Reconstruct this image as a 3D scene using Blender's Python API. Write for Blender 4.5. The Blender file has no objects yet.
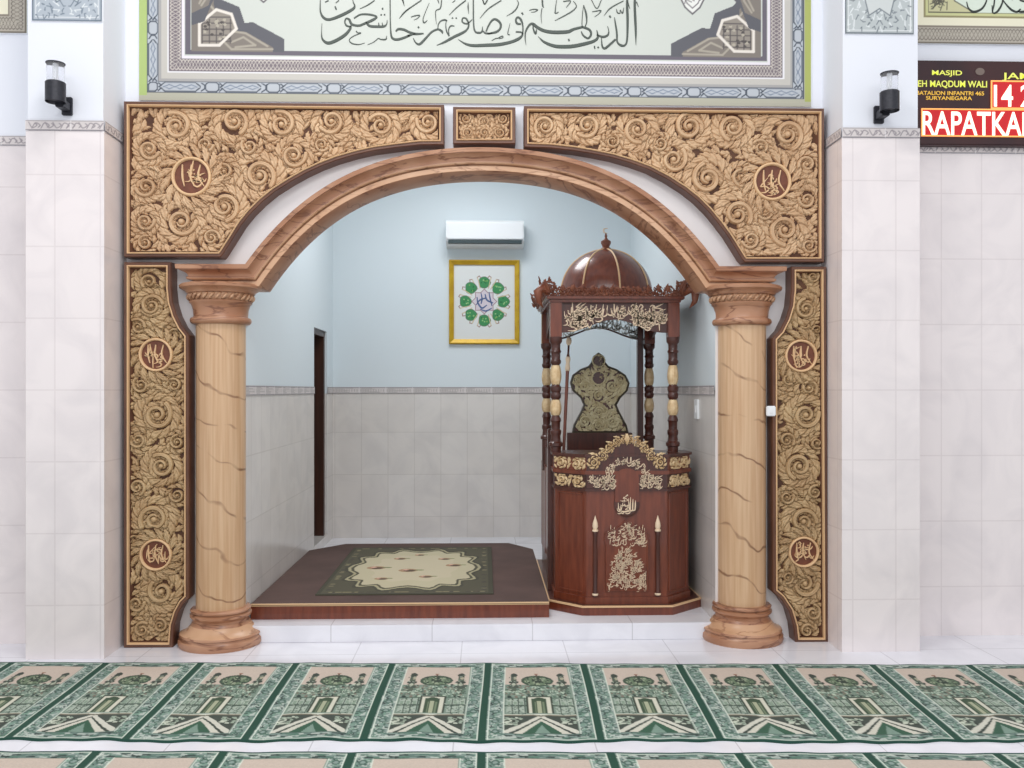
import bpy, bmesh, math, random
import numpy as np
from mathutils import Vector, Matrix
random.seed(7); rng = np.random.default_rng(7)
SC = bpy.context.scene; COL = SC.collection
PI = math.pi
# ------------------------------------------------------------------ camera model
F = 900.0; CX = 512.0; CY = 390.0; HC = 1.5; TH = 0.031
cT, sT = math.cos(TH), math.sin(TH)
def P(px, py, Y):
    xn = (px-CX)/F; zc = Y/(cT - xn*sT)
    return (zc*(xn*cT+sT), Y, HC - (py-CY)/F*zc)
def XZ(px, py, Y):
    p = P(px, py, Y); return (p[0], p[2])
def G(px, py, z=0.0):
    zc = (HC-z)*F/(py-CY); xn = (px-CX)/F
    return (zc*(xn*cT+sT), zc*(cT-xn*sT), z)
cam = bpy.data.cameras.new('camera'); co = bpy.data.objects.new('camera', cam); COL.objects.link(co)
co.location = (0, 0, HC); co.rotation_euler = (PI/2, 0, -TH)
cam.sensor_width = 36; cam.lens = 36*F/1024; cam.shift_y = (CY-384)/1024.0; cam.clip_start = 0.05
SC.camera = co
# ------------------------------------------------------------------ materials
def lin(c):
    return tuple(((x/255)/12.92 if x/255 <= .04045 else ((x/255+.055)/1.055)**2.4) for x in c)
def newmat(name):
    m = bpy.data.materials.new(name); m.use_nodes = True
    nt = m.node_tree; b = nt.nodes['Principled BSDF']; return m, nt, b
def mat(name, c, rough=.5, metal=0, c2=None, scale=8, stretch=(1, 1, 1), bump=0, coat=0, detail=4, rot=(0, 0, 0), spec=.5):
    m, nt, b = newmat(name)
    b.inputs['Base Color'].default_value = (*lin(c), 1); b.inputs['Roughness'].default_value = rough
    b.inputs['Metallic'].default_value = metal; b.inputs['Coat Weight'].default_value = coat
    b.inputs['Specular IOR Level'].default_value = spec
    if c2 or bump:
        geo = nt.nodes.new('ShaderNodeNewGeometry'); mp = nt.nodes.new('ShaderNodeMapping')
        mp.inputs['Scale'].default_value = stretch; mp.inputs['Rotation'].default_value = rot
        nt.links.new(geo.outputs['Position'], mp.inputs['Vector'])
        n = nt.nodes.new('ShaderNodeTexNoise'); n.inputs['Scale'].default_value = scale; n.inputs['Detail'].default_value = detail
        nt.links.new(mp.outputs[0], n.inputs['Vector'])
        if c2:
            r = nt.nodes.new('ShaderNodeValToRGB'); r.color_ramp.elements[0].position = .32; r.color_ramp.elements[1].position = .68
            r.color_ramp.elements[0].color = (*lin(c), 1); r.color_ramp.elements[1].color = (*lin(c2), 1)
            nt.links.new(n.outputs['Fac'], r.inputs['Fac']); nt.links.new(r.outputs[0], b.inputs['Base Color'])
        if bump:
            bp = nt.nodes.new('ShaderNodeBump'); bp.inputs['Strength'].default_value = bump; bp.inputs['Distance'].default_value = .01
            nt.links.new(n.outputs['Fac'], bp.inputs['Height']); nt.links.new(bp.outputs[0], b.inputs['Normal'])
    return m
def marble(name, c, c2, vein, rough, scale=3.0, vw=.012, rot=(0, .6, 0), stretch=(1, 1, 2.2)):
    m, nt, b = newmat(name); L = nt.links
    geo = nt.nodes.new('ShaderNodeNewGeometry'); mp = nt.nodes.new('ShaderNodeMapping')
    mp.inputs['Scale'].default_value = stretch; mp.inputs['Rotation'].default_value = rot
    L.new(geo.outputs['Position'], mp.inputs['Vector'])
    n = nt.nodes.new('ShaderNodeTexNoise'); n.inputs['Scale'].default_value = scale; n.inputs['Detail'].default_value = 5
    n.inputs['Distortion'].default_value = .6
    L.new(mp.outputs[0], n.inputs['Vector'])
    s = nt.nodes.new('ShaderNodeMath'); s.operation = 'SUBTRACT'; s.inputs[1].default_value = .5; L.new(n.outputs['Fac'], s.inputs[0])
    a = nt.nodes.new('ShaderNodeMath'); a.operation = 'ABSOLUTE'; L.new(s.outputs[0], a.inputs[0])
    d = nt.nodes.new('ShaderNodeMath'); d.operation = 'DIVIDE'; d.inputs[1].default_value = vw; d.use_clamp = True; L.new(a.outputs[0], d.inputs[0])
    n2 = nt.nodes.new('ShaderNodeTexNoise'); n2.inputs['Scale'].default_value = 5; L.new(geo.outputs['Position'], n2.inputs['Vector'])
    r = nt.nodes.new('ShaderNodeValToRGB'); r.color_ramp.elements[0].position = .35; r.color_ramp.elements[1].position = .65
    r.color_ramp.elements[0].color = (*lin(c), 1); r.color_ramp.elements[1].color = (*lin(c2), 1); L.new(n2.outputs['Fac'], r.inputs['Fac'])
    mx = nt.nodes.new('ShaderNodeMix'); mx.data_type = 'RGBA'; L.new(d.outputs[0], mx.inputs['Factor'])
    mx.inputs['A'].default_value = (*lin(vein), 1); L.new(r.outputs[0], mx.inputs['B'])
    L.new(mx.outputs['Result'], b.inputs['Base Color']); b.inputs['Roughness'].default_value = rough
    return m
def tilemat(name, c, grout, w, h, rough, axis='wall', c2=None, off=(0, 0), mortar=.004):
    m, nt, b = newmat(name); L = nt.links
    geo = nt.nodes.new('ShaderNodeNewGeometry'); sp = nt.nodes.new('ShaderNodeSeparateXYZ'); L.new(geo.outputs['Position'], sp.inputs[0])
    cb = nt.nodes.new('ShaderNodeCombineXYZ')
    if axis == 'wall':
        ad = nt.nodes.new('ShaderNodeMath'); ad.operation = 'ADD'; L.new(sp.outputs[0], ad.inputs[0]); L.new(sp.outputs[1], ad.inputs[1])
        L.new(ad.outputs[0], cb.inputs[0]); L.new(sp.outputs[2], cb.inputs[1])
    else:
        L.new(sp.outputs[0], cb.inputs[0]); L.new(sp.outputs[1], cb.inputs[1])
    mp = nt.nodes.new('ShaderNodeMapping'); mp.inputs['Location'].default_value = (off[0], off[1], 0); L.new(cb.outputs[0], mp.inputs['Vector'])
    br = nt.nodes.new('ShaderNodeTexBrick'); br.offset = 0; br.inputs['Scale'].default_value = 1
    br.inputs['Brick Width'].default_value = w; br.inputs['Row Height'].default_value = h; br.inputs['Mortar Size'].default_value = mortar
    br.inputs['Mortar Smooth'].default_value = .1; br.inputs['Bias'].default_value = 0
    br.inputs['Color1'].default_value = (*lin(c), 1); br.inputs['Color2'].default_value = (*lin(c2 or c), 1); br.inputs['Mortar'].default_value = (*lin(grout), 1)
    L.new(mp.outputs[0], br.inputs['Vector'])
    n = nt.nodes.new('ShaderNodeTexNoise'); n.inputs['Scale'].default_value = 3; n.inputs['Detail'].default_value = 6; n.inputs['Distortion'].default_value = 1.2
    L.new(geo.outputs['Position'], n.inputs['Vector'])
    r = nt.nodes.new('ShaderNodeValToRGB'); r.color_ramp.elements[0].position = .3; r.color_ramp.elements[1].position = .6
    r.color_ramp.elements[0].color = (.90, .90, .91, 1); r.color_ramp.elements[1].color = (1, 1, 1, 1); L.new(n.outputs['Fac'], r.inputs['Fac'])
    mx = nt.nodes.new('ShaderNodeMix'); mx.data_type = 'RGBA'; mx.blend_type = 'MULTIPLY'; mx.inputs['Factor'].default_value = 1
    L.new(br.outputs['Color'], mx.inputs['A']); L.new(r.outputs[0], mx.inputs['B']); L.new(mx.outputs['Result'], b.inputs['Base Color'])
    b.inputs['Roughness'].default_value = rough; return m
def attrmat(name, rough=.8, emit=0, bump=0):
    m, nt, b = newmat(name)
    a = nt.nodes.new('ShaderNodeAttribute'); a.attribute_name = 'Col'; a.attribute_type = 'GEOMETRY'
    nt.links.new(a.outputs['Color'], b.inputs['Base Color']); b.inputs['Roughness'].default_value = rough
    if emit:
        nt.links.new(a.outputs['Color'], b.inputs['Emission Color']); b.inputs['Emission Strength'].default_value = emit
    if bump:
        n = nt.nodes.new('ShaderNodeTexNoise'); n.inputs['Scale'].default_value = 220
        bp = nt.nodes.new('ShaderNodeBump'); bp.inputs['Strength'].default_value = bump; bp.inputs['Distance'].default_value = .004
        nt.links.new(n.outputs['Fac'], bp.inputs['Height']); nt.links.new(bp.outputs[0], b.inputs['Normal'])
    return m
def emat(name, c, s):
    m, nt, b = newmat(name); b.inputs['Base Color'].default_value = (*lin(c), 1)
    b.inputs['Emission Color'].default_value = (*lin(c), 1); b.inputs['Emission Strength'].default_value = s; return m
def veined(name, c, c2, vein, rough):
    m, nt, b = newmat(name); L = nt.links; geo = nt.nodes.new('ShaderNodeNewGeometry')
    mp = nt.nodes.new('ShaderNodeMapping'); mp.inputs['Rotation'].default_value = (0, math.radians(62), 0); L.new(geo.outputs['Position'], mp.inputs['Vector'])
    wv = nt.nodes.new('ShaderNodeTexWave'); wv.inputs['Scale'].default_value = 1.5; wv.inputs['Distortion'].default_value = 5; wv.inputs['Detail'].default_value = 3; wv.inputs['Detail Scale'].default_value = 1.6
    L.new(mp.outputs[0], wv.inputs['Vector'])
    r1 = nt.nodes.new('ShaderNodeValToRGB'); r1.color_ramp.elements[0].position = 0; r1.color_ramp.elements[0].color = (1, 1, 1, 1)
    r1.color_ramp.elements[1].position = .014; r1.color_ramp.elements[1].color = (0, 0, 0, 1); L.new(wv.outputs['Fac'], r1.inputs['Fac'])
    nm = nt.nodes.new('ShaderNodeTexNoise'); nm.inputs['Scale'].default_value = 7; L.new(geo.outputs['Position'], nm.inputs['Vector'])
    r2 = nt.nodes.new('ShaderNodeValToRGB'); r2.color_ramp.elements[0].position = .40; r2.color_ramp.elements[1].position = .6; L.new(nm.outputs['Fac'], r2.inputs['Fac'])
    mu = nt.nodes.new('ShaderNodeMath'); mu.operation = 'MULTIPLY'; L.new(r1.outputs[0], mu.inputs[0]); L.new(r2.outputs[0], mu.inputs[1])
    ms = nt.nodes.new('ShaderNodeMapping'); ms.inputs['Scale'].default_value = (38, 38, 1.2); L.new(geo.outputs['Position'], ms.inputs['Vector'])
    n3 = nt.nodes.new('ShaderNodeTexNoise'); n3.inputs['Scale'].default_value = 1.5; n3.inputs['Detail'].default_value = 3; L.new(ms.outputs[0], n3.inputs['Vector'])
    r3 = nt.nodes.new('ShaderNodeValToRGB'); r3.color_ramp.elements[0].position = .35; r3.color_ramp.elements[1].position = .65
    r3.color_ramp.elements[0].color = (*lin(c), 1); r3.color_ramp.elements[1].color = (*lin(c2), 1); L.new(n3.outputs['Fac'], r3.inputs['Fac'])
    mx = nt.nodes.new('ShaderNodeMix'); mx.data_type = 'RGBA'; L.new(mu.outputs[0], mx.inputs['Factor'])
    L.new(r3.outputs[0], mx.inputs['A']); mx.inputs['B'].default_value = (*lin(vein), 1)
    L.new(mx.outputs['Result'], b.inputs['Base Color']); b.inputs['Roughness'].default_value = rough; return m
M = dict(
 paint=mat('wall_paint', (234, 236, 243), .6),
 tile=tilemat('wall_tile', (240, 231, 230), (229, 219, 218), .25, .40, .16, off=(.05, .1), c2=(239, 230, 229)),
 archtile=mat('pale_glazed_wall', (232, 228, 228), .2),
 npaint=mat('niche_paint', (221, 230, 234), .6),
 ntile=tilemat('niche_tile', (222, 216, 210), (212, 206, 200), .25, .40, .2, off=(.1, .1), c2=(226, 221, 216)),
 floor=tilemat('floor_tile', (236, 235, 241), (208, 206, 212), .6, .6, .13, 'floor', off=(.13, .27), mortar=.003),
 step=tilemat('step_tile', (236, 235, 240), (205, 203, 207), .6, .6, .15, 'floor', off=(.31, .2), mortar=.003),
 gold=mat('carved_tan_gold', (216, 182, 144), .5, 0, (194, 156, 118), 9, bump=0),
 goldside=mat('carved_olive_gold', (200, 170, 128), .5, 0, (176, 142, 102), 9, bump=0),
 ground=mat('stained_backing_wood', (94, 56, 30), .6, 0, (74, 42, 24), 20),
 frame=mat('dark_brown_frame_wood', (112, 76, 58), .42, 0, (92, 58, 44), 6, (1, 1, 1), 0),
 bead=mat('tan_bead', (224, 186, 142), .4),
 disc=mat('medallion_brown', (120, 68, 46), .5, 0, (98, 52, 34), 30),
 shaft=veined('beige_marble', (213, 178, 142), (199, 159, 121), (140, 100, 72), .3),
 pink=marble('rose_brown_marble', (188, 142, 112), (166, 116, 86), (128, 84, 62), .34, 2.6, .03, (0, .3, 0), (1, 1, 5)),
 light=marble('pale_rose_marble', (212, 170, 136), (198, 152, 116), (166, 120, 90), .34, 3, .03, (0, .3, 0), (1, 1, 5)),
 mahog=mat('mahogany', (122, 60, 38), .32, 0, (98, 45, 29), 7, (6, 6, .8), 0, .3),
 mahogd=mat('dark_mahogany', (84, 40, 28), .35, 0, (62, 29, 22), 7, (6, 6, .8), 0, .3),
 gilt=mat('gilded_carving', (230, 204, 162), .4, .05, (204, 170, 124), 30),
 cream=mat('cream_lettering', (232, 208, 178), .45),
 rug_top=mat('brown_felt', (94, 72, 66), .9, 0, (80, 61, 56), 3, bump=.1),
 doorw=mat('door_wood', (70, 38, 22), .4, 0, (54, 28, 16), 5, (8, 8, .6)),
 white=mat('white_plastic', (238, 240, 242), .35),
 black=mat('black_metal', (36, 37, 44), .4, .3, (52, 52, 60), 60),
 slot=mat('dark_louvre', (44, 62, 66), .5),
 yframe=mat('gilt_picture_frame', (206, 168, 34), .4, .2, (186, 146, 30), 14),
 ink=mat('dark_ink', (74, 82, 76), .6),
 inkg=mat('black_ink', (48, 54, 50), .6),
 print=attrmat('printed_surface', .6),
 carpet=attrmat('woven_carpet', .95, 0, .3),
)
m, nt, b = newmat('lamp_glass'); b.inputs['Base Color'].default_value = (.95, .96, 1, 1); b.inputs['Roughness'].default_value = .06
b.inputs['Transmission Weight'].default_value = .85; b.inputs['IOR'].default_value = 1.2; M['glass'] = m
# ------------------------------------------------------------------ object helpers
def link(name, me, m=None, parent=None):
    o = bpy.data.objects.new(name, me); COL.objects.link(o)
    if m is not None:
        for x in (m if isinstance(m, (list, tuple)) else [m]): me.materials.append(x)
    if parent is not None:
        o.parent = parent; o.matrix_parent_inverse = Matrix.Translation(-Vector(parent.location))
    return o
def tag(o, label=None, cat=None, group=None, kind=None):
    if label: o['label'] = label
    if cat: o['category'] = cat
    if group: o['group'] = group
    if kind: o['kind'] = kind
    return o
def thing(name, label, cat, loc=(0, 0, 0), group=None):
    o = bpy.data.objects.new(name, None); COL.objects.link(o); o.location = loc; o.empty_display_size = .05
    return tag(o, label, cat, group)
class MB:
    def __init__(s): s.bm = bmesh.new()
    def box(s, x0, x1, y0, y1, z0, z1, bev=0):
        vs = [s.bm.verts.new((x, y, z)) for x in (x0, x1) for y in (y0, y1) for z in (z0, z1)]
        fs = [s.bm.faces.new([vs[i] for i in q]) for q in ((0, 1, 3, 2), (4, 6, 7, 5), (0, 4, 5, 1), (2, 3, 7, 6), (0, 2, 6, 4), (1, 5, 7, 3))]
        if bev:
            es = list({e for f in fs for e in f.edges})
            bmesh.ops.bevel(s.bm, geom=es, offset=bev, segments=2, affect='EDGES')
        return s
    def prism(s, pts, z0, z1):            # pts in XY
        a = [s.bm.verts.new((x, y, z0)) for x, y in pts]; b = [s.bm.verts.new((x, y, z1)) for x, y in pts]
        n = len(pts); s.bm.faces.new(a[::-1]); s.bm.faces.new(b)
        for i in range(n): s.bm.faces.new((a[i], a[(i+1) % n], b[(i+1) % n], b[i]))
        return s
    def plate(s, pts, y0, y1):            # pts in XZ, extruded along Y
        a = [s.bm.verts.new((x, y0, z)) for x, z in pts]; b = [s.bm.verts.new((x, y1, z)) for x, z in pts]
        n = len(pts); s.bm.faces.new(a); s.bm.faces.new(b[::-1])
        for i in range(n): s.bm.faces.new((a[i], b[i], b[(i+1) % n], a[(i+1) % n]))
        return s
    def lathe(s, c, prof, seg=40, cap=True):   # prof [(r,z)] about vertical axis through c
        rings = []
        for r, z in prof:
            rings.append([s.bm.verts.new((c[0]+r*math.cos(2*PI*i/seg), c[1]+r*math.sin(2*PI*i/seg), c[2]+z)) for i in range(seg)])
        for a, b in zip(rings, rings[1:]):
            for i in range(seg): s.bm.faces.new((a[i], a[(i+1) % seg], b[(i+1) % seg], b[i]))
        if cap: s.bm.faces.new(rings[0][::-1]); s.bm.faces.new(rings[-1])
        return s
    def tube(s, pts, r, seg=8):
        pts = [Vector(p) for p in pts]; rings = []
        rr = r if isinstance(r, (list, tuple)) else [r]*len(pts)
        for i, p in enumerate(pts):
            t = (pts[min(i+1, len(pts)-1)]-pts[max(i-1, 0)]).normalized()
            up = Vector((0, 1, 0)) if abs(t.y) < .9 else Vector((1, 0, 0))
            a = t.cross(up).normalized(); b = t.cross(a)
            rings.append([s.bm.verts.new(p+rr[i]*(a*math.cos(2*PI*k/seg)+b*math.sin(2*PI*k/seg))) for k in range(seg)])
        for a, b in zip(rings, rings[1:]):
            for k in range(seg): s.bm.faces.new((a[k], a[(k+1) % seg], b[(k+1) % seg], b[k]))
        s.bm.faces.new(rings[0][::-1]); s.bm.faces.new(rings[-1]); return s
    def ring(s, c, r, w, y0, y1, seg=48):      # torus-like ring facing -Y
        prof = [(r-w/2, y0), (r-w*.35, y1+(y0-y1)*.15), (r, y1), (r+w*.35, y1+(y0-y1)*.15), (r+w/2, y0)]
        rings = [[s.bm.verts.new((c[0]+q*math.cos(2*PI*i/seg), y, c[1]+q*math.sin(2*PI*i/seg))) for i in range(seg)] for q, y in prof]
        for a, b in zip(rings, rings[1:]):
            for i in range(seg): s.bm.faces.new((a[i], a[(i+1) % seg], b[(i+1) % seg], b[i]))
        return s
    def build(s, name, m, parent=None, smooth=False, tri=True):
        bmesh.ops.recalc_face_normals(s.bm, faces=s.bm.faces)
        if tri:
            ng = [f for f in s.bm.faces if len(f.verts) > 4]
            if ng: bmesh.ops.triangulate(s.bm, faces=ng)
        me = bpy.data.meshes.new(name); s.bm.to_mesh(me); s.bm.free()
        if smooth:
            me.polygons.foreach_set('use_smooth', [True]*len(me.polygons))
            if smooth != 'all':
                try: me.set_sharp_from_angle(angle=math.radians(38))
                except Exception: pass
        return link(name, me, m, parent)
def offset(pts, d):                                   # inward offset of a closed CCW polygon with mitres
    n = len(pts); out = []
    for i in range(n):
        p0 = Vector(pts[i-1]); p1 = Vector(pts[i]); p2 = Vector(pts[(i+1) % n])
        a = (p1-p0).normalized(); b = (p2-p1).normalized()
        na = Vector((-a.y, a.x)); nb = Vector((-b.y, b.x)); k = na+nb
        k = k/max(k.length_squared, 1e-6)*2 if k.length > 1e-4 else na
        if k.length > 2.5: k = k.normalized()*2.5
        out.append(tuple(p1+k*d))
    return out
def ccw(pts):
    a = sum(pts[i-1][0]*pts[i][1]-pts[i][0]*pts[i-1][1] for i in range(len(pts)))
    return pts if a > 0 else pts[::-1]
def moulding(outline, prof, name, m, parent, closed=True):    # prof [(inset, Y)]
    bm = bmesh.new(); rings = []
    for d, y in prof: rings.append([bm.verts.new((x, y, z)) for x, z in offset(outline, d)])
    n = len(outline)
    for a, b in zip(rings, rings[1:]):
        for i in range(n): bm.faces.new((a[i], a[(i+1) % n], b[(i+1) % n], b[i]))
    mb = MB(); mb.bm.free(); mb.bm = bm
    return mb.build(name, m, parent)
def spline(pts, sub=5):
    pts = [np.array(p, float) for p in pts]
    if len(pts) < 3: return pts
    out = []; q = [2*pts[0]-pts[1]]+pts+[2*pts[-1]-pts[-2]]
    for i in range(1, len(q)-2):
        for k in range(sub):
            t = k/sub
            out.append(.5*((2*q[i])+(-q[i-1]+q[i+1])*t+(2*q[i-1]-5*q[i]+4*q[i+1]-q[i+2])*t*t+(-q[i-1]+3*q[i]-3*q[i+1]+q[i+2])*t**3))
    out.append(pts[-1]); return out
def pen(bm, pts, y, th, to3=None):            # tapered flat stroke, pts [(x,z,w)] in metres; to3 maps (x,z,d)
    pts = spline(pts, 5); n = len(pts); L = []
    to3 = to3 or (lambda x, z, d: (x, y-d, z))
    for i, p in enumerate(pts):
        t = pts[min(i+1, n-1)][:2]-pts[max(i-1, 0)][:2]; l = math.hypot(*t) or 1
        nx, nz = -t[1]/l, t[0]/l; w = max(p[2], .0004)/2
        L.append((bm.verts.new(to3(p[0]+nx*w, p[1]+nz*w, 0)), bm.verts.new(to3(p[0]+nx*w*.7, p[1]+nz*w*.7, th)),
                  bm.verts.new(to3(p[0]-nx*w*.7, p[1]-nz*w*.7, th)), bm.verts.new(to3(p[0]-nx*w, p[1]-nz*w, 0))))
    for a, b in zip(L, L[1:]):
        for k in range(3): bm.faces.new((a[k], b[k], b[k+1], a[k+1]))
    bm.faces.new(L[0]); bm.faces.new(L[-1][::-1])
def dot(bm, x, z, s, y, th, to3=None):
    pen(bm, [(x-s*.35, z-s*.35, s*.7), (x, z, s*.75), (x+s*.35, z+s*.35, s*.7)], y, th, to3)
# ------------------------------------------------------------------ colour raster -> coloured grid
class Ras:
    def __init__(s, x0, x1, z0, z1, cell, c):
        s.x0, s.z0, s.cell = x0, z0, cell; s.nx = int(round((x1-x0)/cell))+1; s.nz = int(round((z1-z0)/cell))+1
        s.X, s.Z = np.meshgrid(x0+np.arange(s.nx)*cell, z0+np.arange(s.nz)*cell)
        s.img = np.zeros((s.nz, s.nx, 3)); s.img[:] = c
    def win(s, x0, x1, z0, z1):
        i0 = max(0, int((x0-s.x0)/s.cell)); i1 = min(s.nx, int((x1-s.x0)/s.cell)+2)
        j0 = max(0, int((z0-s.z0)/s.cell)); j1 = min(s.nz, int((z1-s.z0)/s.cell)+2)
        return (slice(j0, max(j1, j0)), slice(i0, max(i1, i0)))
    def rect(s, x0, x1, z0, z1, c):
        w = s.win(x0, x1, z0, z1); m = (s.X[w] >= x0) & (s.X[w] <= x1) & (s.Z[w] >= z0) & (s.Z[w] <= z1)
        s.img[w][m] = c
    def poly(s, pts, c):
        xs = [p[0] for p in pts]; zs = [p[1] for p in pts]; w = s.win(min(xs), max(xs), min(zs), max(zs))
        X, Z = s.X[w], s.Z[w]
        if X.size == 0: return
        m = inside(X, Z, pts)
        s.img[w][m] = c
    def ell(s, x, z, rx, rz, c):
        w = s.win(x-rx, x+rx, z-rz, z+rz); m = ((s.X[w]-x)/rx)**2+((s.Z[w]-z)/rz)**2 <= 1; s.img[w][m] = c
    def line(s, pts, wd, c):
        for (a, b) in zip(pts, pts[1:]):
            w = s.win(min(a[0], b[0])-wd, max(a[0], b[0])+wd, min(a[1], b[1])-wd, max(a[1], b[1])+wd)
            X, Z = s.X[w], s.Z[w]
            if X.size == 0: continue
            dx, dz = b[0]-a[0], b[1]-a[1]; l2 = dx*dx+dz*dz or 1e-9
            t = np.clip(((X-a[0])*dx+(Z-a[1])*dz)/l2, 0, 1); d = np.hypot(X-a[0]-t*dx, Z-a[1]-t*dz)
            al = np.clip((wd/2-d)/s.cell+.5, 0, 1)[..., None]
            s.img[w] = s.img[w]*(1-al)+np.array(c, float)*al
def inside(X, Z, pts):
    m = np.zeros(X.shape, bool); n = len(pts)
    for i in range(n):
        x1, z1 = pts[i-1]; x2, z2 = pts[i]
        if z1 == z2: continue
        c = ((z1 > Z) != (z2 > Z)) & (X < (x2-x1)*(Z-z1)/(z2-z1)+x1); m ^= c
    return m
def srgb2lin(a):
    a = np.clip(a/255., 0, 1); return np.where(a <= .04045, a/12.92, ((a+.055)/1.055)**2.4)
def gridmesh(name, V, img, m, parent=None, keep=None, smooth=False):     # V (nz,nx,3)
    nz, nx = V.shape[:2]; me = bpy.data.meshes.new(name)
    idx = np.arange(nz*nx).reshape(nz, nx)
    q = np.stack([idx[:-1, :-1], idx[:-1, 1:], idx[1:, 1:], idx[1:, :-1]], -1).reshape(-1, 4)
    if keep is not None: q = q[keep.reshape(-1)]
    used = np.zeros(nz*nx, bool); used[q.ravel()] = True; mp = np.cumsum(used)-1; q = mp[q]
    v = V.reshape(-1, 3)[used]
    me.vertices.add(len(v)); me.vertices.foreach_set('co', v.astype(np.float32).ravel())
    me.loops.add(q.size); me.loops.foreach_set('vertex_index', q.astype(np.int32).ravel())
    me.polygons.add(len(q)); me.polygons.foreach_set('loop_start', (np.arange(len(q))*4).astype(np.int32))
    if smooth: me.polygons.foreach_set('use_smooth', np.ones(len(q), bool))
    me.update(calc_edges=True)
    if img is not None:
        a = me.color_attributes.new('Col', 'FLOAT_COLOR', 'POINT')
        c = np.ones((len(v), 4), np.float32); c[:, :3] = srgb2lin(img.reshape(-1, 3)[used]); a.data.foreach_set('color', c.ravel())
    return link(name, me, m, parent)
def wallgrid(name, r, y, m, parent=None, keep=None):
    V = np.stack([r.X, np.full(r.X.shape, y), r.Z], -1); return gridmesh(name, V, r.img, m, parent, keep)
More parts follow.
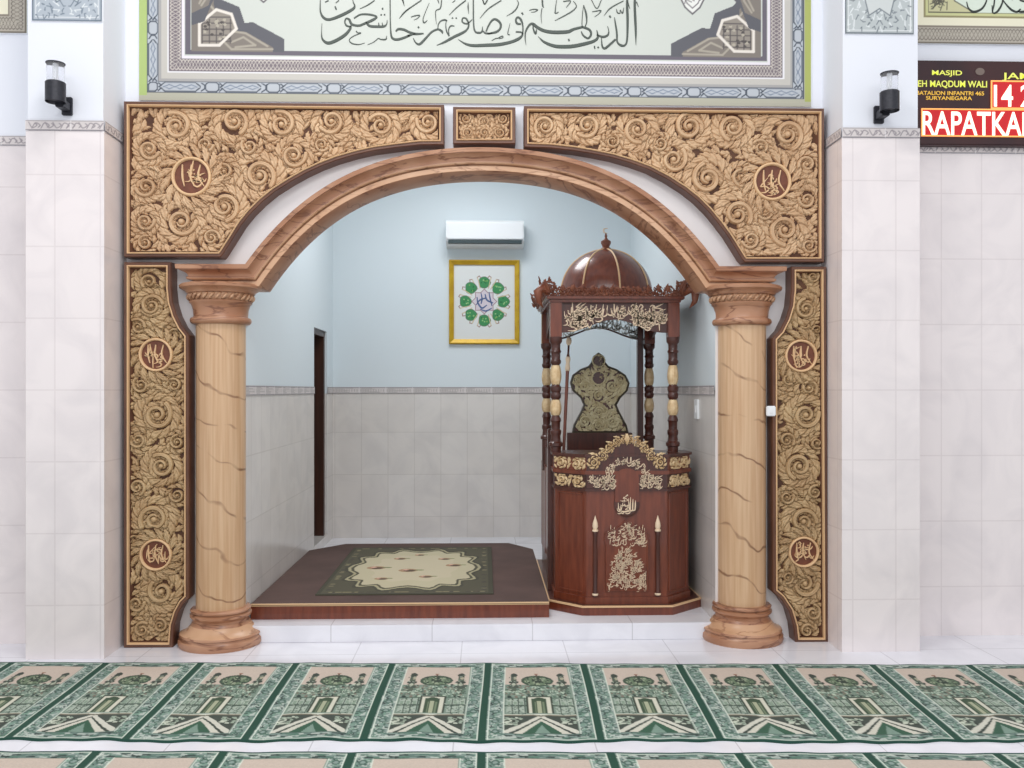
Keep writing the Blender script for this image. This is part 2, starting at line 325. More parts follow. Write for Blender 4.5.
# ------------------------------------------------------------------ carved relief
class Relief:
    def __init__(s, pts, cell, margin=0):
        xs = [p[0] for p in pts]; zs = [p[1] for p in pts]
        s.cell = cell; s.x0, s.z0 = min(xs)+margin, min(zs)+margin
        s.nx = int((max(xs)-margin-s.x0)/cell)+1; s.nz = int((max(zs)-margin-s.z0)/cell)+1
        s.X, s.Z = np.meshgrid(s.x0+np.arange(s.nx)*cell, s.z0+np.arange(s.nz)*cell)
        s.H = np.zeros(s.X.shape); s.mask = inside(s.X, s.Z, pts); s.occ = np.zeros(s.X.shape, bool); s.under = False; s.gap = .0042
    def win(s, x0, x1, z0, z1):
        i0 = max(0, int((x0-s.x0)/s.cell)); i1 = min(s.nx, int((x1-s.x0)/s.cell)+2)
        j0 = max(0, int((z0-s.z0)/s.cell)); j1 = min(s.nz, int((z1-s.z0)/s.cell)+2)
        return (slice(j0, max(j0, j1)), slice(i0, max(i0, i1)))
    def strip(s, C, W, hf):
        C = np.array(C); mw = np.max(W)*1.35
        w = s.win(C[:, 0].min()-mw, C[:, 0].max()+mw, C[:, 1].min()-mw, C[:, 1].max()+mw)
        X, Z = s.X[w], s.Z[w]
        if X.size == 0: return
        dx = X[..., None]-C[:, 0]; dz = Z[..., None]-C[:, 1]; D = dx*dx+dz*dz; k = D.argmin(-1)
        d = np.sqrt(np.take_along_axis(D, k[..., None], -1)[..., 0])
        T = np.gradient(C, axis=0); nrm = np.stack([-T[:, 1], T[:, 0]], -1); nrm /= np.linalg.norm(nrm, axis=1, keepdims=True)+1e-12
        sd = np.take_along_axis(dx, k[..., None], -1)[..., 0]*nrm[k, 0]+np.take_along_axis(dz, k[..., None], -1)[..., 0]*nrm[k, 1]
        t = k/(len(C)-1.0); h = hf(t, sd, d, np.asarray(W)[k]); s.put(w, h)
    def put(s, w, h):
        on = h > 0; halo = on.copy(); n = max(1, int(round(s.gap/s.cell)))
        for _ in range(n):
            g = halo.copy(); g[1:] |= halo[:-1]; g[:-1] |= halo[1:]; g[:, 1:] |= halo[:, :-1]; g[:, :-1] |= halo[:, 1:]; halo = g
        H, O = s.H[w], s.occ[w]
        if s.under: on = on & ~O; H[on] = h[on]
        else: H[halo] = 0; H[on] = h[on]
        O |= halo
    def leaf(s, a, b, bend, W, hh, lobes=4):
        a = np.array(a); b = np.array(b); L = b-a; l = np.hypot(*L); n = np.array([-L[1], L[0]])
        c = (a+b)/2+n*bend; t = np.linspace(0, 1, 22)[:, None]
        C = (1-t)**2*a+2*t*(1-t)*c+t*t*b; tt = t[:, 0]; W0 = W*np.sin(PI*np.clip(tt, .03, .97)**.75)**.8
        def hf(t, sd, d, w):
            ph = 2*PI*lobes*(t-.45*np.abs(sd)/W); ww = w*(1+.22*np.cos(ph))
            r = np.clip(1-(d/np.maximum(ww, 1e-5))**2, 0, 1)
            h = hh*(.42+.58*np.sqrt(r))*(1-.30*np.exp(-(sd/(.13*W))**2))*(1-.16*(np.cos(ph) < -.2))*(.75+.25*np.sin(PI*t))
            return np.where(r > 0, h, 0)
        s.strip(C, W0, hf)
    def band(s, C, W, hh, groove=.2):
        def hf(t, sd, d, w):
            r = np.clip(1-(d/np.maximum(w, 1e-5))**2, 0, 1)
            return np.where(r > 0, hh*(.45+.55*np.sqrt(r))*(1-groove*np.exp(-(sd/(.25*w+1e-5))**2)), 0)
        s.strip(C, W, hf)
    def dome(s, x, z, r, hh):
        w = s.win(x-r-.01, x+r+.01, z-r-.01, z+r+.01); q = np.clip(1-((s.X[w]-x)**2+(s.Z[w]-z)**2)/(r*r), 0, 1)
        s.put(w, np.where(q > 0, hh*(.4+.6*np.sqrt(q)), 0))
    def scroll(s, x, z, R, sg, a0, hh, n=11):
        T = np.linspace(0, 1, 70); turns = 1.45; ph = a0+sg*2*PI*turns*T; r = R*(.92-.70*T**.85)
        C = np.stack([x+r*np.cos(ph), z+r*np.sin(ph)], -1)
        for k in range(n):
            a = a0+sg*2*PI*(k+.3)/n; da = sg*.62; r1 = R*1.0; da = sg*.85; r2 = R*random.uniform(1.35, 1.6)
            s.leaf((x+r1*math.cos(a), z+r1*math.sin(a)), (x+r2*math.cos(a+da), z+r2*math.sin(a+da)), -.30*sg, R*.23, hh*.72, 2)
        for k in range(10):
            t = k/10*.62; a = a0+sg*2*PI*turns*t; rr = R*(.92-.70*t**.85)
            s.leaf((x+rr*.95*math.cos(a), z+rr*.95*math.sin(a)), (x+rr*.62*math.cos(a+sg*.5), z+rr*.62*math.sin(a+sg*.5)), .1*sg, R*.10, hh*.62, 2)
        s.band(C, R*(.15-.075*T), hh); s.dome(x, z, R*.19, hh*1.05)
    def fill(s, scrolls, lmin, lmax, hh, cover=.93, tries=900):
        s.under = True; tot = s.mask.sum()
        for _ in range(tries):
            if _ % 12 == 0:
                fr = np.argwhere(s.mask & ~s.occ)
                if len(fr) < (1-cover)*tot: break
            j, i = fr[rng.integers(len(fr))]
            if s.occ[j, i]: continue
            x, z = s.X[j, i], s.Z[j, i]
            sc = min(scrolls, key=lambda q: math.hypot(q[0]-x, q[1]-z)-q[2]) if scrolls else (x-1, z, 0)
            a = math.atan2(z-sc[1], x-sc[0])+PI/2*(1 if random.random() < .5 else -1)+random.uniform(-.9, .9)
            l = random.uniform(lmin, lmax)
            s.leaf((x-l*.45*math.cos(a), z-l*.45*math.sin(a)), (x+l*.55*math.cos(a), z+l*.55*math.sin(a)), random.uniform(-.3, .3), l*random.uniform(.17, .26), hh*random.uniform(.45, .85), random.choice((1, 2, 2, 3)))
    def build(s, name, m, parent, to3, cut=None, thr=.0008):
        H = np.where(s.mask, s.H, 0)
        if cut: H = cut(s.X, s.Z, H)
        K = H > thr; keep = (K[:-1, :-1] | K[1:, :-1] | K[:-1, 1:] | K[1:, 1:])
        mk = s.mask; keep &= mk[:-1, :-1] & mk[1:, :-1] & mk[:-1, 1:] & mk[1:, 1:]
        V = to3(s.X, s.Z, np.maximum(H, 0)); return gridmesh(name, V, None, m, parent, keep, True)
def flat_to3(y): return lambda X, Z, H: np.stack([X, y-H, Z], -1)
# letter-like strokes for inlaid calligraphy (unit box about 1x1, y up)
GLY = [
 [[(.5, 1, .10), (.47, .5, .14), (.5, 0, .05)]],
 [[(.75, 1, .08), (.7, .5, .13), (.68, .15, .13), (.45, .0, .15), (.2, .1, .12), (.12, .35, .04)]],
 [[(.05, .55, .04), (.08, .2, .12), (.4, .02, .17), (.8, .15, .15), (.95, .5, .05)], [(.45, .45, .12), (.55, .55, .12)]],
 [[(.2, .6, .08), (.4, .8, .13), (.62, .62, .14), (.4, .45, .12), (.6, .35, .12), (.5, .1, .12), (.1, 0, .04)]],
 [[(.95, .95, .05), (.5, .7, .13), (.2, .5, .1), (.6, .45, .13), (.9, .2, .13), (.5, .05, .14), (.05, .15, .05)]],
 [[(.0, .2, .04), (.3, .08, .14), (.5, .2, .13), (.55, .4, .04), (.6, .18, .12), (.8, .1, .13), (.97, .35, .05)], [(.4, .65, .12), (.48, .73, .12)]],
]
def letters(bm, regionf, x0, x1, z0, z1, n, size, th, to3):
    k = 0; t = 0
    while k < n and t < n*8:
        t += 1; x = random.uniform(x0, x1); z = random.uniform(z0, z1)
        if not regionf(x, z): continue
        k += 1; g = random.choice(GLY); sx = size*random.uniform(.7, 1.15); sz = size*random.uniform(.8, 1.3); ro = random.uniform(-.25, .25)
        for st in g:
            pen(bm, [(x+((a-.5)*math.cos(ro)-(b-.5)*math.sin(ro))*sx, z+((a-.5)*math.sin(ro)+(b-.5)*math.cos(ro))*sz, w*size*.95) for a, b, w in st], 0, th, to3)
def bm_obj(name, bm, m, parent):
    mb = MB(); mb.bm.free(); mb.bm = bm; return mb.build(name, m, parent)
# ================================================================== SETTING
WY = 5.41; WB = 5.60; PY = 5.09; ZB = 2.945; ZT = 3.0; TOP = 4.9
def S(o): o['kind'] = 'structure'; return o
fl = MB().box(-6, 6, -2.2, WB, -.1, 0).build('floor', M['floor']); S(fl)
def arc_z(u): return 2.794-.222*u*u-.1*u**4
UK = 1.32; ZK = arc_z(UK)
def twotone(name, x0, x1, y0, y1, z1, hi, lo, zs=ZB, z0=0, proud=.012, parent=None):
    mb = MB().box(x0, x1, y0, y1, z0, z1); o = mb.build(name, hi); S(o)
    return o
def cladding(x0, x1, y0, y1, z0, z1, name, m):
    return S(MB().box(x0, x1, y0, y1, z0, z1).build(name, m))
# front wall: two flanks, the arched head
def front_wall():
    mb = MB(); a0, a1 = -1.43, 1.40
    mb.box(-6, a0, WY, WB, 0, TOP); mb.box(a1, 6, WY, WB, 0, TOP)
    N = 48; us = [a0, -UK]+[-UK+2*UK*i/N for i in range(1, N)]+[UK, a1]
    pts = [(a0, TOP)]+[(u, (arc_z(u) if abs(u) <= UK else ZK)+.02) for u in us]+[(a1, TOP)]
    for (p, q) in zip(pts[1:-1], pts[2:-1]):
        mb.plate([(p[0], p[1]), (q[0], q[1]), (q[0], TOP), (p[0], TOP)], WY, WB)
    bmesh.ops.remove_doubles(mb.bm, verts=mb.bm.verts, dist=1e-5)
    # split faces at the tile line so each finish keeps its own faces
    g = list(mb.bm.verts)+list(mb.bm.edges)+list(mb.bm.faces)
    bmesh.ops.bisect_plane(mb.bm, geom=g, plane_co=(0, 0, ZB), plane_no=(0, 0, 1))
    g = list(mb.bm.verts)+list(mb.bm.edges)+list(mb.bm.faces)
    bmesh.ops.bisect_plane(mb.bm, geom=g, plane_co=(0, 0, 1.497), plane_no=(0, 0, 1))
    for vx in (-2.119, 2.05):
        g = list(mb.bm.verts)+list(mb.bm.edges)+list(mb.bm.faces)
        bmesh.ops.bisect_plane(mb.bm, geom=g, plane_co=(vx, 0, 0), plane_no=(1, 0, 0))
    o = mb.build('wall_front', [M['paint'], M['tile'], M['archtile'], M['npaint'], M['ntile']])
    for p in o.data.polygons:
        c = p.center
        if c.y > WB-.01: p.material_index = 3
        elif abs(p.normal.x) > .9 and abs(c.x) < 2 and WY+.01 < c.y: p.material_index = 3 if c.z > 1.497 else 4
        elif c.z < ZB: p.material_index = 2 if -2.119 < c.x < 2.05 else 1
        elif -2.119 < c.x < 2.05 and c.z < 3.2: p.material_index = 0
    return S(o)
front_wall()
for side, (x0, x1) in (('left', (-2.55, -2.119)), ('right', (2.047, 2.499))):
    mb = MB(); mb.box(x0+.008, x1-.008, PY+.008, WY, ZB, TOP); S(mb.build('wall_%s_pier_upper' % side, M['paint']))
    mb = MB(); mb.box(x0, x1, PY, WY, 0, ZB); S(mb.build('wall_%s_pier' % side, M['tile']))
# niche
NX0, NX1, NY = -1.43, 1.40, 8.56; ZS = .10; NB0, NB1 = 1.468, 1.526; DY0, DY1, DZ0, DZ1 = 7.62, 8.24, .18, 2.03
def side_wall(name, x0, x1, door):
    out = []
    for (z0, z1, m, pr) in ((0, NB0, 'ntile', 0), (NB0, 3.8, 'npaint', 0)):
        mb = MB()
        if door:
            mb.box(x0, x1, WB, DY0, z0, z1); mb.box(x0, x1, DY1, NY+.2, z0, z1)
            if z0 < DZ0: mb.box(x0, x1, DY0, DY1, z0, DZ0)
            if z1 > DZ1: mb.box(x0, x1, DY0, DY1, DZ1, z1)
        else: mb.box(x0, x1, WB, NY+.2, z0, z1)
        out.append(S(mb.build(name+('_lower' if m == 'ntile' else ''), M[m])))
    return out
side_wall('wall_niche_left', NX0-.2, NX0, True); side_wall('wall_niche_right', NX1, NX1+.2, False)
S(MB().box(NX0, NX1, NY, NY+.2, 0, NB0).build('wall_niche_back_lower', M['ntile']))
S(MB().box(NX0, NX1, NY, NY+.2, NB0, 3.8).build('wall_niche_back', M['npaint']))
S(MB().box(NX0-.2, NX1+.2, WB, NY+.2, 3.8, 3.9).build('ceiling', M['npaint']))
S(MB().box(-1.43, 1.40, 5.38, WB, 0, ZS, .003).build('trim_1', M['step']))
S(MB().box(NX0, NX1, WB, NY, 0, ZS).build('floor_niche', M['step']))
# door in the niche's left wall
d = MB().box(NX0-.16, NX0-.12, DY0, DY1, DZ0, DZ1).build('door_1', M['doorw']); S(d)
fb = MB()
fb.box(NX0-.12, NX0-.02, DY0, DY0+.05, DZ0, DZ1).box(NX0-.12, NX0-.02, DY1-.05, DY1, DZ0, DZ1).box(NX0-.12, NX0-.02, DY0+.05, DY1-.05, DZ1-.05, DZ1)
fb.build('door_frame', M['doorw'], d)
MB().tube([(NX0-.12, 7.74, 1.1), (NX0-.08, 7.74, 1.1), (NX0-.08, 7.84, 1.1)], .009).build('door_handle', M['black'], d)
# patterned tile borders
def border_strip(n, a, b, z0, z1, nrm, seed, blocky=False):
    a = np.array(a); b = np.array(b); L = float(np.hypot(*(b-a))); h = z1-z0
    r = Ras(0, L, 0, h, .0035, (214, 206, 204)); rr = random.Random(seed)
    r.rect(0, L, 0, .006, (150, 144, 148)); r.rect(0, L, h-.006, h, (150, 144, 148))
    x = 0
    while x < L:
        if blocky:
            for k in range(5): r.line([(x+.02, .012+k*h*.16), (x+.02+rr.uniform(.05, .2), .012+k*h*.16)], .004, (166, 160, 158))
            for k in range(10): r.rect(x+k*.024+.01, x+k*.024+.016, h*.3, h*.7, (182, 176, 172))
        else:
            for k in range(7):
                px = x+k*.035+rr.uniform(0, .02); s_ = rr.choice((-1, 1))
                pts = spline([(px, h*(.5-.3*s_), 0), (px+.02, h*(.5+.25*s_), 0), (px+.045, h*.5, 0), (px+.035, h*(.5-.2*s_), 0)], 4)
                r.line([p[:2] for p in pts], .005, (150, 142, 146))
        r.line([(x, 0), (x, h)], .004, (232, 228, 228)); x += .25
    T = (b-a)/L; px_ = a[0]+T[0]*r.X+nrm[0]*.006; py_ = a[1]+T[1]*r.X+nrm[1]*.006
    o = gridmesh('trim_%d' % n, np.stack([px_, py_, z0+r.Z], -1), r.img, M['print']); return S(o)
n = 2
for args in ((( -2.55, PY), (-2.119, PY), (0, -1)), ((-2.119, PY), (-2.119, WY), (1, 0)), ((2.047, PY), (2.499, PY), (0, -1)), ((2.047, WY), (2.047, PY), (-1, 0)),
             ((-3.6, WY), (-2.55, WY), (0, -1)), ((2.499, WY), (3.6, WY), (0, -1))):
    border_strip(n, args[0], args[1], ZB, ZT, args[2], n); n += 1
for args in (((NX0, WY+.005), (NX0, DY0), (1, 0)), ((NX0, DY1), (NX0, NY), (1, 0)), ((NX0, NY), (NX1, NY), (0, -1)), ((NX1, NY), (NX1, WY+.005), (-1, 0))):
    border_strip(n, args[0], args[1], NB0, NB1, args[2], n, True); n += 1
# ================================================================== ARCH + COLUMNS
def arch():
    t = thing('arch_surround', 'rose brown moulded arch with level ends resting on the two columns', 'arch', (0, WY, ZK))
    prof = [(0, .19), (0, -.07), (.006, -.078), (.034, -.078), (.036, -.062), (.042, -.062), (.044, -.09), (.050, -.096), (.058, -.096), (.062, -.088), (.068, -.088),
            (.078, -.093), (.09, -.108), (.098, -.128), (.101, -.128), (.101, -.142), (.125, -.145), (.128, -.138), (.128, 0)]
    N = 64; path = [(-1.645, ZK), (-UK, ZK)]+[(-UK+2*UK*i/N, arc_z(-UK+2*UK*i/N)) for i in range(1, N)]+[(UK, ZK), (1.645, ZK)]
    nrm = []
    for i, p in enumerate(path):
        def dirn(a, b):
            v = Vector((b[0]-a[0], b[1]-a[1])).normalized(); return Vector((-v.y, v.x))
        if i == 0: nv = Vector((0, 1))
        elif i == len(path)-1: nv = Vector((0, 1))
        else:
            a = dirn(path[i-1], p); b = dirn(p, path[i+1]); nv = (a+b); nv = nv/nv.length_squared*2
        nrm.append(nv)
    def build(name, pr, m):
        bm = bmesh.new(); rings = []
        def ringat(i, fx=None, wall=False):
            rg = []
            for o, y in pr:
                x = path[i][0]+nrm[i].x*o; z = path[i][1]+nrm[i].y*o; yy = WY+y
                if fx is not None:
                    x += fx*max(0, -y)
                    if wall: yy = max(WY, yy)
                rg.append(bm.verts.new((x, yy, z)))
            return rg
        rings.append(ringat(0, -1, True)); rings.append(ringat(0, -1))
        for i in range(1, len(path)-1): rings.append(ringat(i))
        rings.append(ringat(len(path)-1, 1)); rings.append(ringat(len(path)-1, 1, True))
        for a, b in zip(rings, rings[1:]):
            for k in range(len(pr)-1): bm.faces.new((a[k], b[k], b[k+1], a[k+1]))
        mb = MB(); mb.bm.free(); mb.bm = bm; o = mb.build(name, m, t, smooth=True); return o
    build('soffit', prof[:3], M['pink']); build('inner_band', prof[2:8], M['light']); build('outer_moulding', prof[7:], M['pink'])
arch()
def column(x, label):
    t = thing('column', label, 'column', (x, 5.397, 0), 'columns carrying the arch'); c = (x, 5.397, 0)
    MB().lathe(c, [(.1425, .19), (.1425, 1.91)], 56, False).build('shaft', M['shaft'], t, smooth=True)
    b1 = [(.236, 0), (.243, .018), (.241, .04), (.228, .052), (.226, .058), (.236, .064), (.232, .075)]
    b2 = [(.232, .075), (.20, .088), (.178, .112), (.172, .122)]
    b3 = [(.172, .122), (.168, .128), (.158, .14), (.158, .152), (.168, .162), (.176, .17), (.176, .182), (.164, .188), (.16, .193), (.172, .199), (.174, .208), (.166, .216), (.143, .218)]
    MB().lathe(c, b1, 56).build('base_torus', M['pink'], t, smooth=True)
    MB().lathe(c, b2, 56, False).build('base_cove', M['light'], t, smooth=True)
    MB().lathe(c, b3, 56, False).build('base_ring', M['pink'], t, smooth=True)
    k1 = [(.143, 1.885), (.165, 1.89), (.174, 1.90), (.176, 1.912), (.170, 1.924), (.158, 1.928), (.155, 1.936), (.158, 1.97), (.168, 2.003), (.178, 2.012), (.18, 2.02), (.172, 2.026)]
    k3 = [(.180, 2.064), (.196, 2.068), (.20, 2.078), (.215, 2.088), (.234, 2.098), (.236, 2.112), (.226, 2.12), (.0, 2.12)]
    cap = MB().lathe(c, k1, 56, False).build('capital', M['pink'], t, smooth=True)
    MB().lathe(c, k3[:-1], 56).build('abacus', M['pink'], t, smooth=True)
    MB().lathe(c, [(.168, 2.024), (.176, 2.04), (.18, 2.066)], 56, False).build('neck_band', M['light'], t, smooth=True)
    mb = MB()
    for k in range(30):
        a = 2*PI*k/30; q = []
        for s_ in range(5):
            aa = a+s_*.045; rr = .178+.010*math.sin(PI*s_/4); q.append((c[0]+rr*math.cos(aa), c[1]+rr*math.sin(aa), 2.026+.038*s_/4))
        mb.tube(q, [.004, .008, .009, .008, .004], 6)
    mb.build('rope_moulding', M['light'], t, smooth='all')
column(-1.562, 'beige veined marble column left of the niche opening')
column(1.557, 'beige veined marble column right of the niche opening, beside the pulpit')
# ================================================================== CARVED PANELS
FY = 5.30; GY = 5.338; WS = FY/900
def arabic_disc(parent, c, r, y, seed):
    rs = random.getstate(); random.seed(seed)
    m = MB(); m.lathe((0, 0, 0), [(r*.9, 0), (r*.9, .006)], 40); 
    for v in m.bm.verts: v.co = Vector((c[0]+v.co.x, y-v.co.z, c[1]+v.co.y))
    md = m.build('medallion', M['disc'], parent)
    MB().ring(c, r*.93, r*.17, y, y-.026).build('ring', M['bead'], md, smooth='all')
    bm = bmesh.new()
    for k in range(3):
        a = -.5+k*.5; pen(bm, [(c[0]+r*a*.9, c[1]+r*.6, r*.06), (c[0]+r*(a*.8-.05), c[1], r*.11), (c[0]+r*(a+.15), c[1]-r*.5, r*.04)], y-.006, .009)
    letters(bm, lambda x, z: math.hypot(x-c[0], z-c[1]) < r*.55, c[0]-r*.6, c[0]+r*.6, c[1]-r*.6, c[1]+r*.6, 8, r*.62, .008, lambda x, z, d: (x, y-.006-d, z))
    # keep everything inside the ring
    for v in bm.verts:
        dx, dz = v.co.x-c[0], v.co.z-c[1]; q = math.hypot(dx, dz)
        if q > r*.82: v.co.x = c[0]+dx*r*.82/q; v.co.z = c[1]+dz*r*.82/q
    bm_obj('calligraphy', bm, M['bead'], md); random.setstate(rs); return md
def carved_panel(label, px, scrolls, meds, gold, lab_group, cell=.0033, name='carved_panel', lf=(.04, .095), hh=.030):
    out = ccw([XZ(x, y, FY) for x, y in px]); xs = [p[0] for p in out]
    t = thing(name, label, 'carved panel', ((min(xs)+max(xs))/2, WY, min(p[1] for p in out)), lab_group)
    MB().plate(offset(out, .012), GY, WY).build('backing_board', M['ground'], t)
    moulding(out, [(0, WY), (0, FY+.006), (.004, FY), (.020, FY+.002), (.024, FY+.012), (.040, GY)], 'frame', M['frame'], t)
    moulding(out, [(.019, FY+.006), (.019, FY-.004), (.023, FY-.008), (.027, FY-.004), (.029, FY+.016)], 'gilt_bead', M['bead'], t)
    inn = offset(out, .034); R = Relief(inn, cell); sw = []
    for i, (x, y, r) in enumerate(scrolls):
        c = XZ(x, y, GY); rr = r*1.12*GY/900; sw.append((c[0], c[1], rr))
    for i in range(len(sw)-1):       # big acanthus leaves linking neighbouring scrolls
        a, b = sw[i], sw[i+1]
        if math.hypot(a[0]-b[0], a[1]-b[1]) < 3.2*(a[2]+b[2]):
            dx, dz = b[0]-a[0], b[1]-a[1]; l = math.hypot(dx, dz); px_, pz_ = -dz/l, dx/l; s_ = 1 if i % 2 else -1
            R.leaf((a[0]+px_*a[2]*s_, a[1]+pz_*a[2]*s_), (b[0]-px_*b[2]*s_, b[1]-pz_*b[2]*s_), -.25*s_, .034, hh*.95, 6)
    for i, (x, z, q) in enumerate(sw): R.scroll(x, z, q, 1 if i % 2 else -1, random.uniform(0, 6.28), hh, 12 if q > .055 else 9)
    ml = []
    for (x, y, r, sd) in meds:
        c = XZ(x, y, GY); ml.append((c, r*GY/900))
        for k in range(16):
            a = 2*PI*k/16; q = r*GY/900
            R.leaf((c[0]+q*1.0*math.cos(a), c[1]+q*1.0*math.sin(a)), (c[0]+q*1.75*math.cos(a+.5), c[1]+q*1.75*math.sin(a+.5)), -.2, q*.17, hh*.8, 3)
    R.fill(sw+[(c[0], c[1], q) for c, q in ml], lf[0], lf[1], hh)
    def cut(X, Z, H):
        for c, q in ml: H = np.where((X-c[0])**2+(Z-c[1])**2 < (q*1.0)**2, 0, H)
        return H
    R.build('carved_foliage', gold, t, flat_to3(GY), cut)
    for (x, y, r, sd), (c, q) in zip(meds, ml): arabic_disc(t, c, q, GY, sd)
    return t
carved_panel('large tan scrollwork spandrel panel above the left side of the arch',
 [(123.5, 101), (444, 104.5), (444, 144.5), (420, 144.7), (396, 147.5), (374, 150.5), (356, 154.5), (337, 160), (320, 166.5), (305, 173.5), (290, 182), (275, 191.5), (262, 202), (251, 213), (242, 224), (232, 240), (223, 254), (220.5, 257), (123.5, 257)],
 [(177, 127, 14), (235, 122, 13), (282, 125, 13), (332, 122, 12), (381, 126, 12), (428, 123, 11), (294, 156, 12), (260, 176, 15), (225, 172, 9), (225, 207, 14), (182, 222, 14), (212, 238, 8), (150, 150, 10), (147, 187, 10), (146, 222, 9), (146, 243, 7), (322, 145, 7), (250, 147, 8), (206, 145, 8)],
 [(192, 177, 19.5, 11)], M['gold'], 'carved panels around the arch')
carved_panel('large tan scrollwork spandrel panel above the right side of the arch',
 [(524, 105.7), (824.5, 108.2), (824.5, 262), (745, 262), (742, 259), (734, 246), (727, 235), (718, 223), (708, 211), (697, 200), (685, 190.5), (668, 179.5), (649, 169.5), (631, 163), (612, 157.5), (592, 153.5), (574, 150.5), (550, 147.8), (524, 147)],
 [(545, 127, 11), (587, 126, 12), (637, 130, 13), (689, 127, 14), (732, 128, 13), (787, 135, 15), (673, 160, 13), (707, 179, 15), (741, 177, 10), (737, 215, 14), (784, 230, 15), (750, 240, 9), (806, 165, 9), (806, 200, 9), (760, 148, 8), (660, 144, 7), (612, 142, 7), (765, 212, 8), (808, 246, 7)],
 [(771.6, 182, 19.2, 12)], M['gold'], 'carved panels around the arch')
carved_panel('small rectangular carved panel over the crown of the arch',
 [(453, 106.5), (515.5, 107), (515.5, 143.5), (453, 143.5)],
 [(466, 119, 5), (503, 119, 5), (468, 133, 5), (500, 133, 5), (484.5, 122, 6), (484.5, 133, 5)], [], M['gold'], 'carved panels around the arch', .003, lf=(.02, .05), hh=.022)
carved_panel('tall narrow carved panel beside the left column',
 [(123.5, 262), (171, 262), (171, 288), (172.5, 302), (176.5, 315), (182, 326), (189, 335), (189, 598), (183, 604), (178, 613), (174, 626), (172.5, 648), (123.5, 648)],
 [(150, 282, 9), (152.4, 306, 11), (139, 327, 8), (175, 335, 7), (158, 415, 14), (139, 440, 8), (162, 466, 12), (138, 487, 8), (155, 519, 14), (178, 495, 7), (135, 541, 7), (162, 591, 13), (137, 603, 8), (143, 629, 8), (161, 625, 7), (142, 385, 8), (175, 385, 7), (178, 442, 7), (179, 560, 6)],
 [(156.5, 354.8, 16.5, 21), (156.5, 554.4, 15.7, 22)], M['goldside'], 'carved panels around the arch')
carved_panel('tall narrow carved panel beside the right column',
 [(791.5, 266.5), (826.5, 266.5), (828.5, 643), (795.5, 643), (793.5, 626), (789, 611), (781, 599), (773, 592), (772.5, 338), (780, 330), (786, 318), (790, 305), (791.5, 290)],
 [(812, 277, 6), (805, 309, 10), (816, 330, 6), (784, 344, 6), (787.5, 379, 8), (808, 388, 9), (805, 415, 13), (786, 440, 8), (798.5, 466, 13), (814, 492, 7), (786, 497, 7), (802.6, 521, 13), (804, 583, 13), (787, 577, 6), (812, 612, 8), (806, 630, 7), (816, 443, 7), (784, 546, 5)],
 [(800.4, 355.9, 16.5, 31), (803, 551.6, 15.6, 32)], M['goldside'], 'carved panels around the arch')
# little white switch box clipped to the right tall panel's edge
t = thing('switch_box', 'small white switch box on the inner edge of the right tall carved panel', 'switch box', P(770, 411, FY))
c = P(770.5, 411, FY-.012); MB().box(c[0]-.026, c[0]+.03, FY-.022, FY-.001, c[2]-.03, c[2]+.03, .005).build('casing', M['white'], t)
MB().box(c[0]-.008, c[0]+.010, FY-.026, FY-.021, c[2]-.014, c[2]+.014, .002).build('rocker', M['white'], t)
# ================================================================== CALLIGRAPHY MURAL
KN_L = .36
def knot_period(h):
    r = Ras(0, KN_L, 0, h,   .0035, (186, 191, 197)); K = (60, 68, 80); a, b = .14*h, .86*h; m_ = h/2; dk = (120, 132, 150)
    def rev(pts): r.line(pts, .006, K)
    x0, x1 = .03, .105
    rev([(x0, a+.01), (x0+.012, a), (x1-.012, a), (x1, a+.01), (x1, b-.01), (x1-.012, b), (x0+.012, b), (x0, b-.01), (x0, a+.01)])
    rev([(0, a), (x0-.008, a+.014), (x0-.008, b-.014), (0, b)])
    x2, x3 = .135, .345
    rev([(x1+.01, m_), (x2+.015, a), (x3-.015, a), (KN_L, m_-.002)]); rev([(x1+.01, m_), (x2+.015, b), (x3-.015, b), (KN_L, m_+.002)])
    for k in range(3):
        c = .175+k*.065; r.line([(c-.035, m_), (c, m_+.013), (c+.035, m_), (c, m_-.013), (c-.035, m_)], .005, dk)
    rev([(x1+.004, a), (x1+.022, a+.016)]); rev([(x1+.004, b), (x1+.022, b-.016)])
    r.line([(0, .02*h), (KN_L, .02*h)], .006, K); r.line([(0, .98*h), (KN_L, .98*h)], .006, K)
    return r
def paint_frame(R, x0, x1, z0, z1, layers):
    """layers: list (inset0, inset1, kind, colour)."""
    X, Z = R.X, R.Z
    for (a, b, kind, col) in layers:
        dl, dr, db, dt = X-x0, x1-X, Z-z0, z1-Z
        d = np.minimum(np.minimum(dl, dr), np.minimum(db, dt)); m = (d >= a) & (d < b)
        s_ = np.where((d == db) | (d == dt), X-x0, Z-z0); t = d-a
        if kind == 'flat': R.img[m] = col
        elif kind == 'knot':
            kp = knot_period(b-a); i = np.clip(((s_ % KN_L)/kp.cell).astype(int), 0, kp.nx-1); j = np.clip((t/kp.cell).astype(int), 0, kp.nz-1)
            R.img[m] = kp.img[j[m], i[m]]
        elif kind == 'braid':
            h = b-a; c0, c1 = col; v = np.zeros(X.shape)
            p = .085
            for k in range(4):
                q = h/2+(.38*h)*np.sin(2*PI*(s_/p+k/4.)+.5*np.sin(2*PI*s_/.31)); v = np.maximum(v, np.clip((.0045-np.abs(t-q)*.8)/.003, 0, 1))
            R.img[m] = (np.array(c0)*(1-v[..., None])+np.array(c1)*v[..., None])[m]
MX0, MX1, MZ0, MZ1 = -2.043, 1.983, 3.217, 4.47
R = Ras(MX0, MX1, MZ0, MZ1, .004, (201, 205, 197))
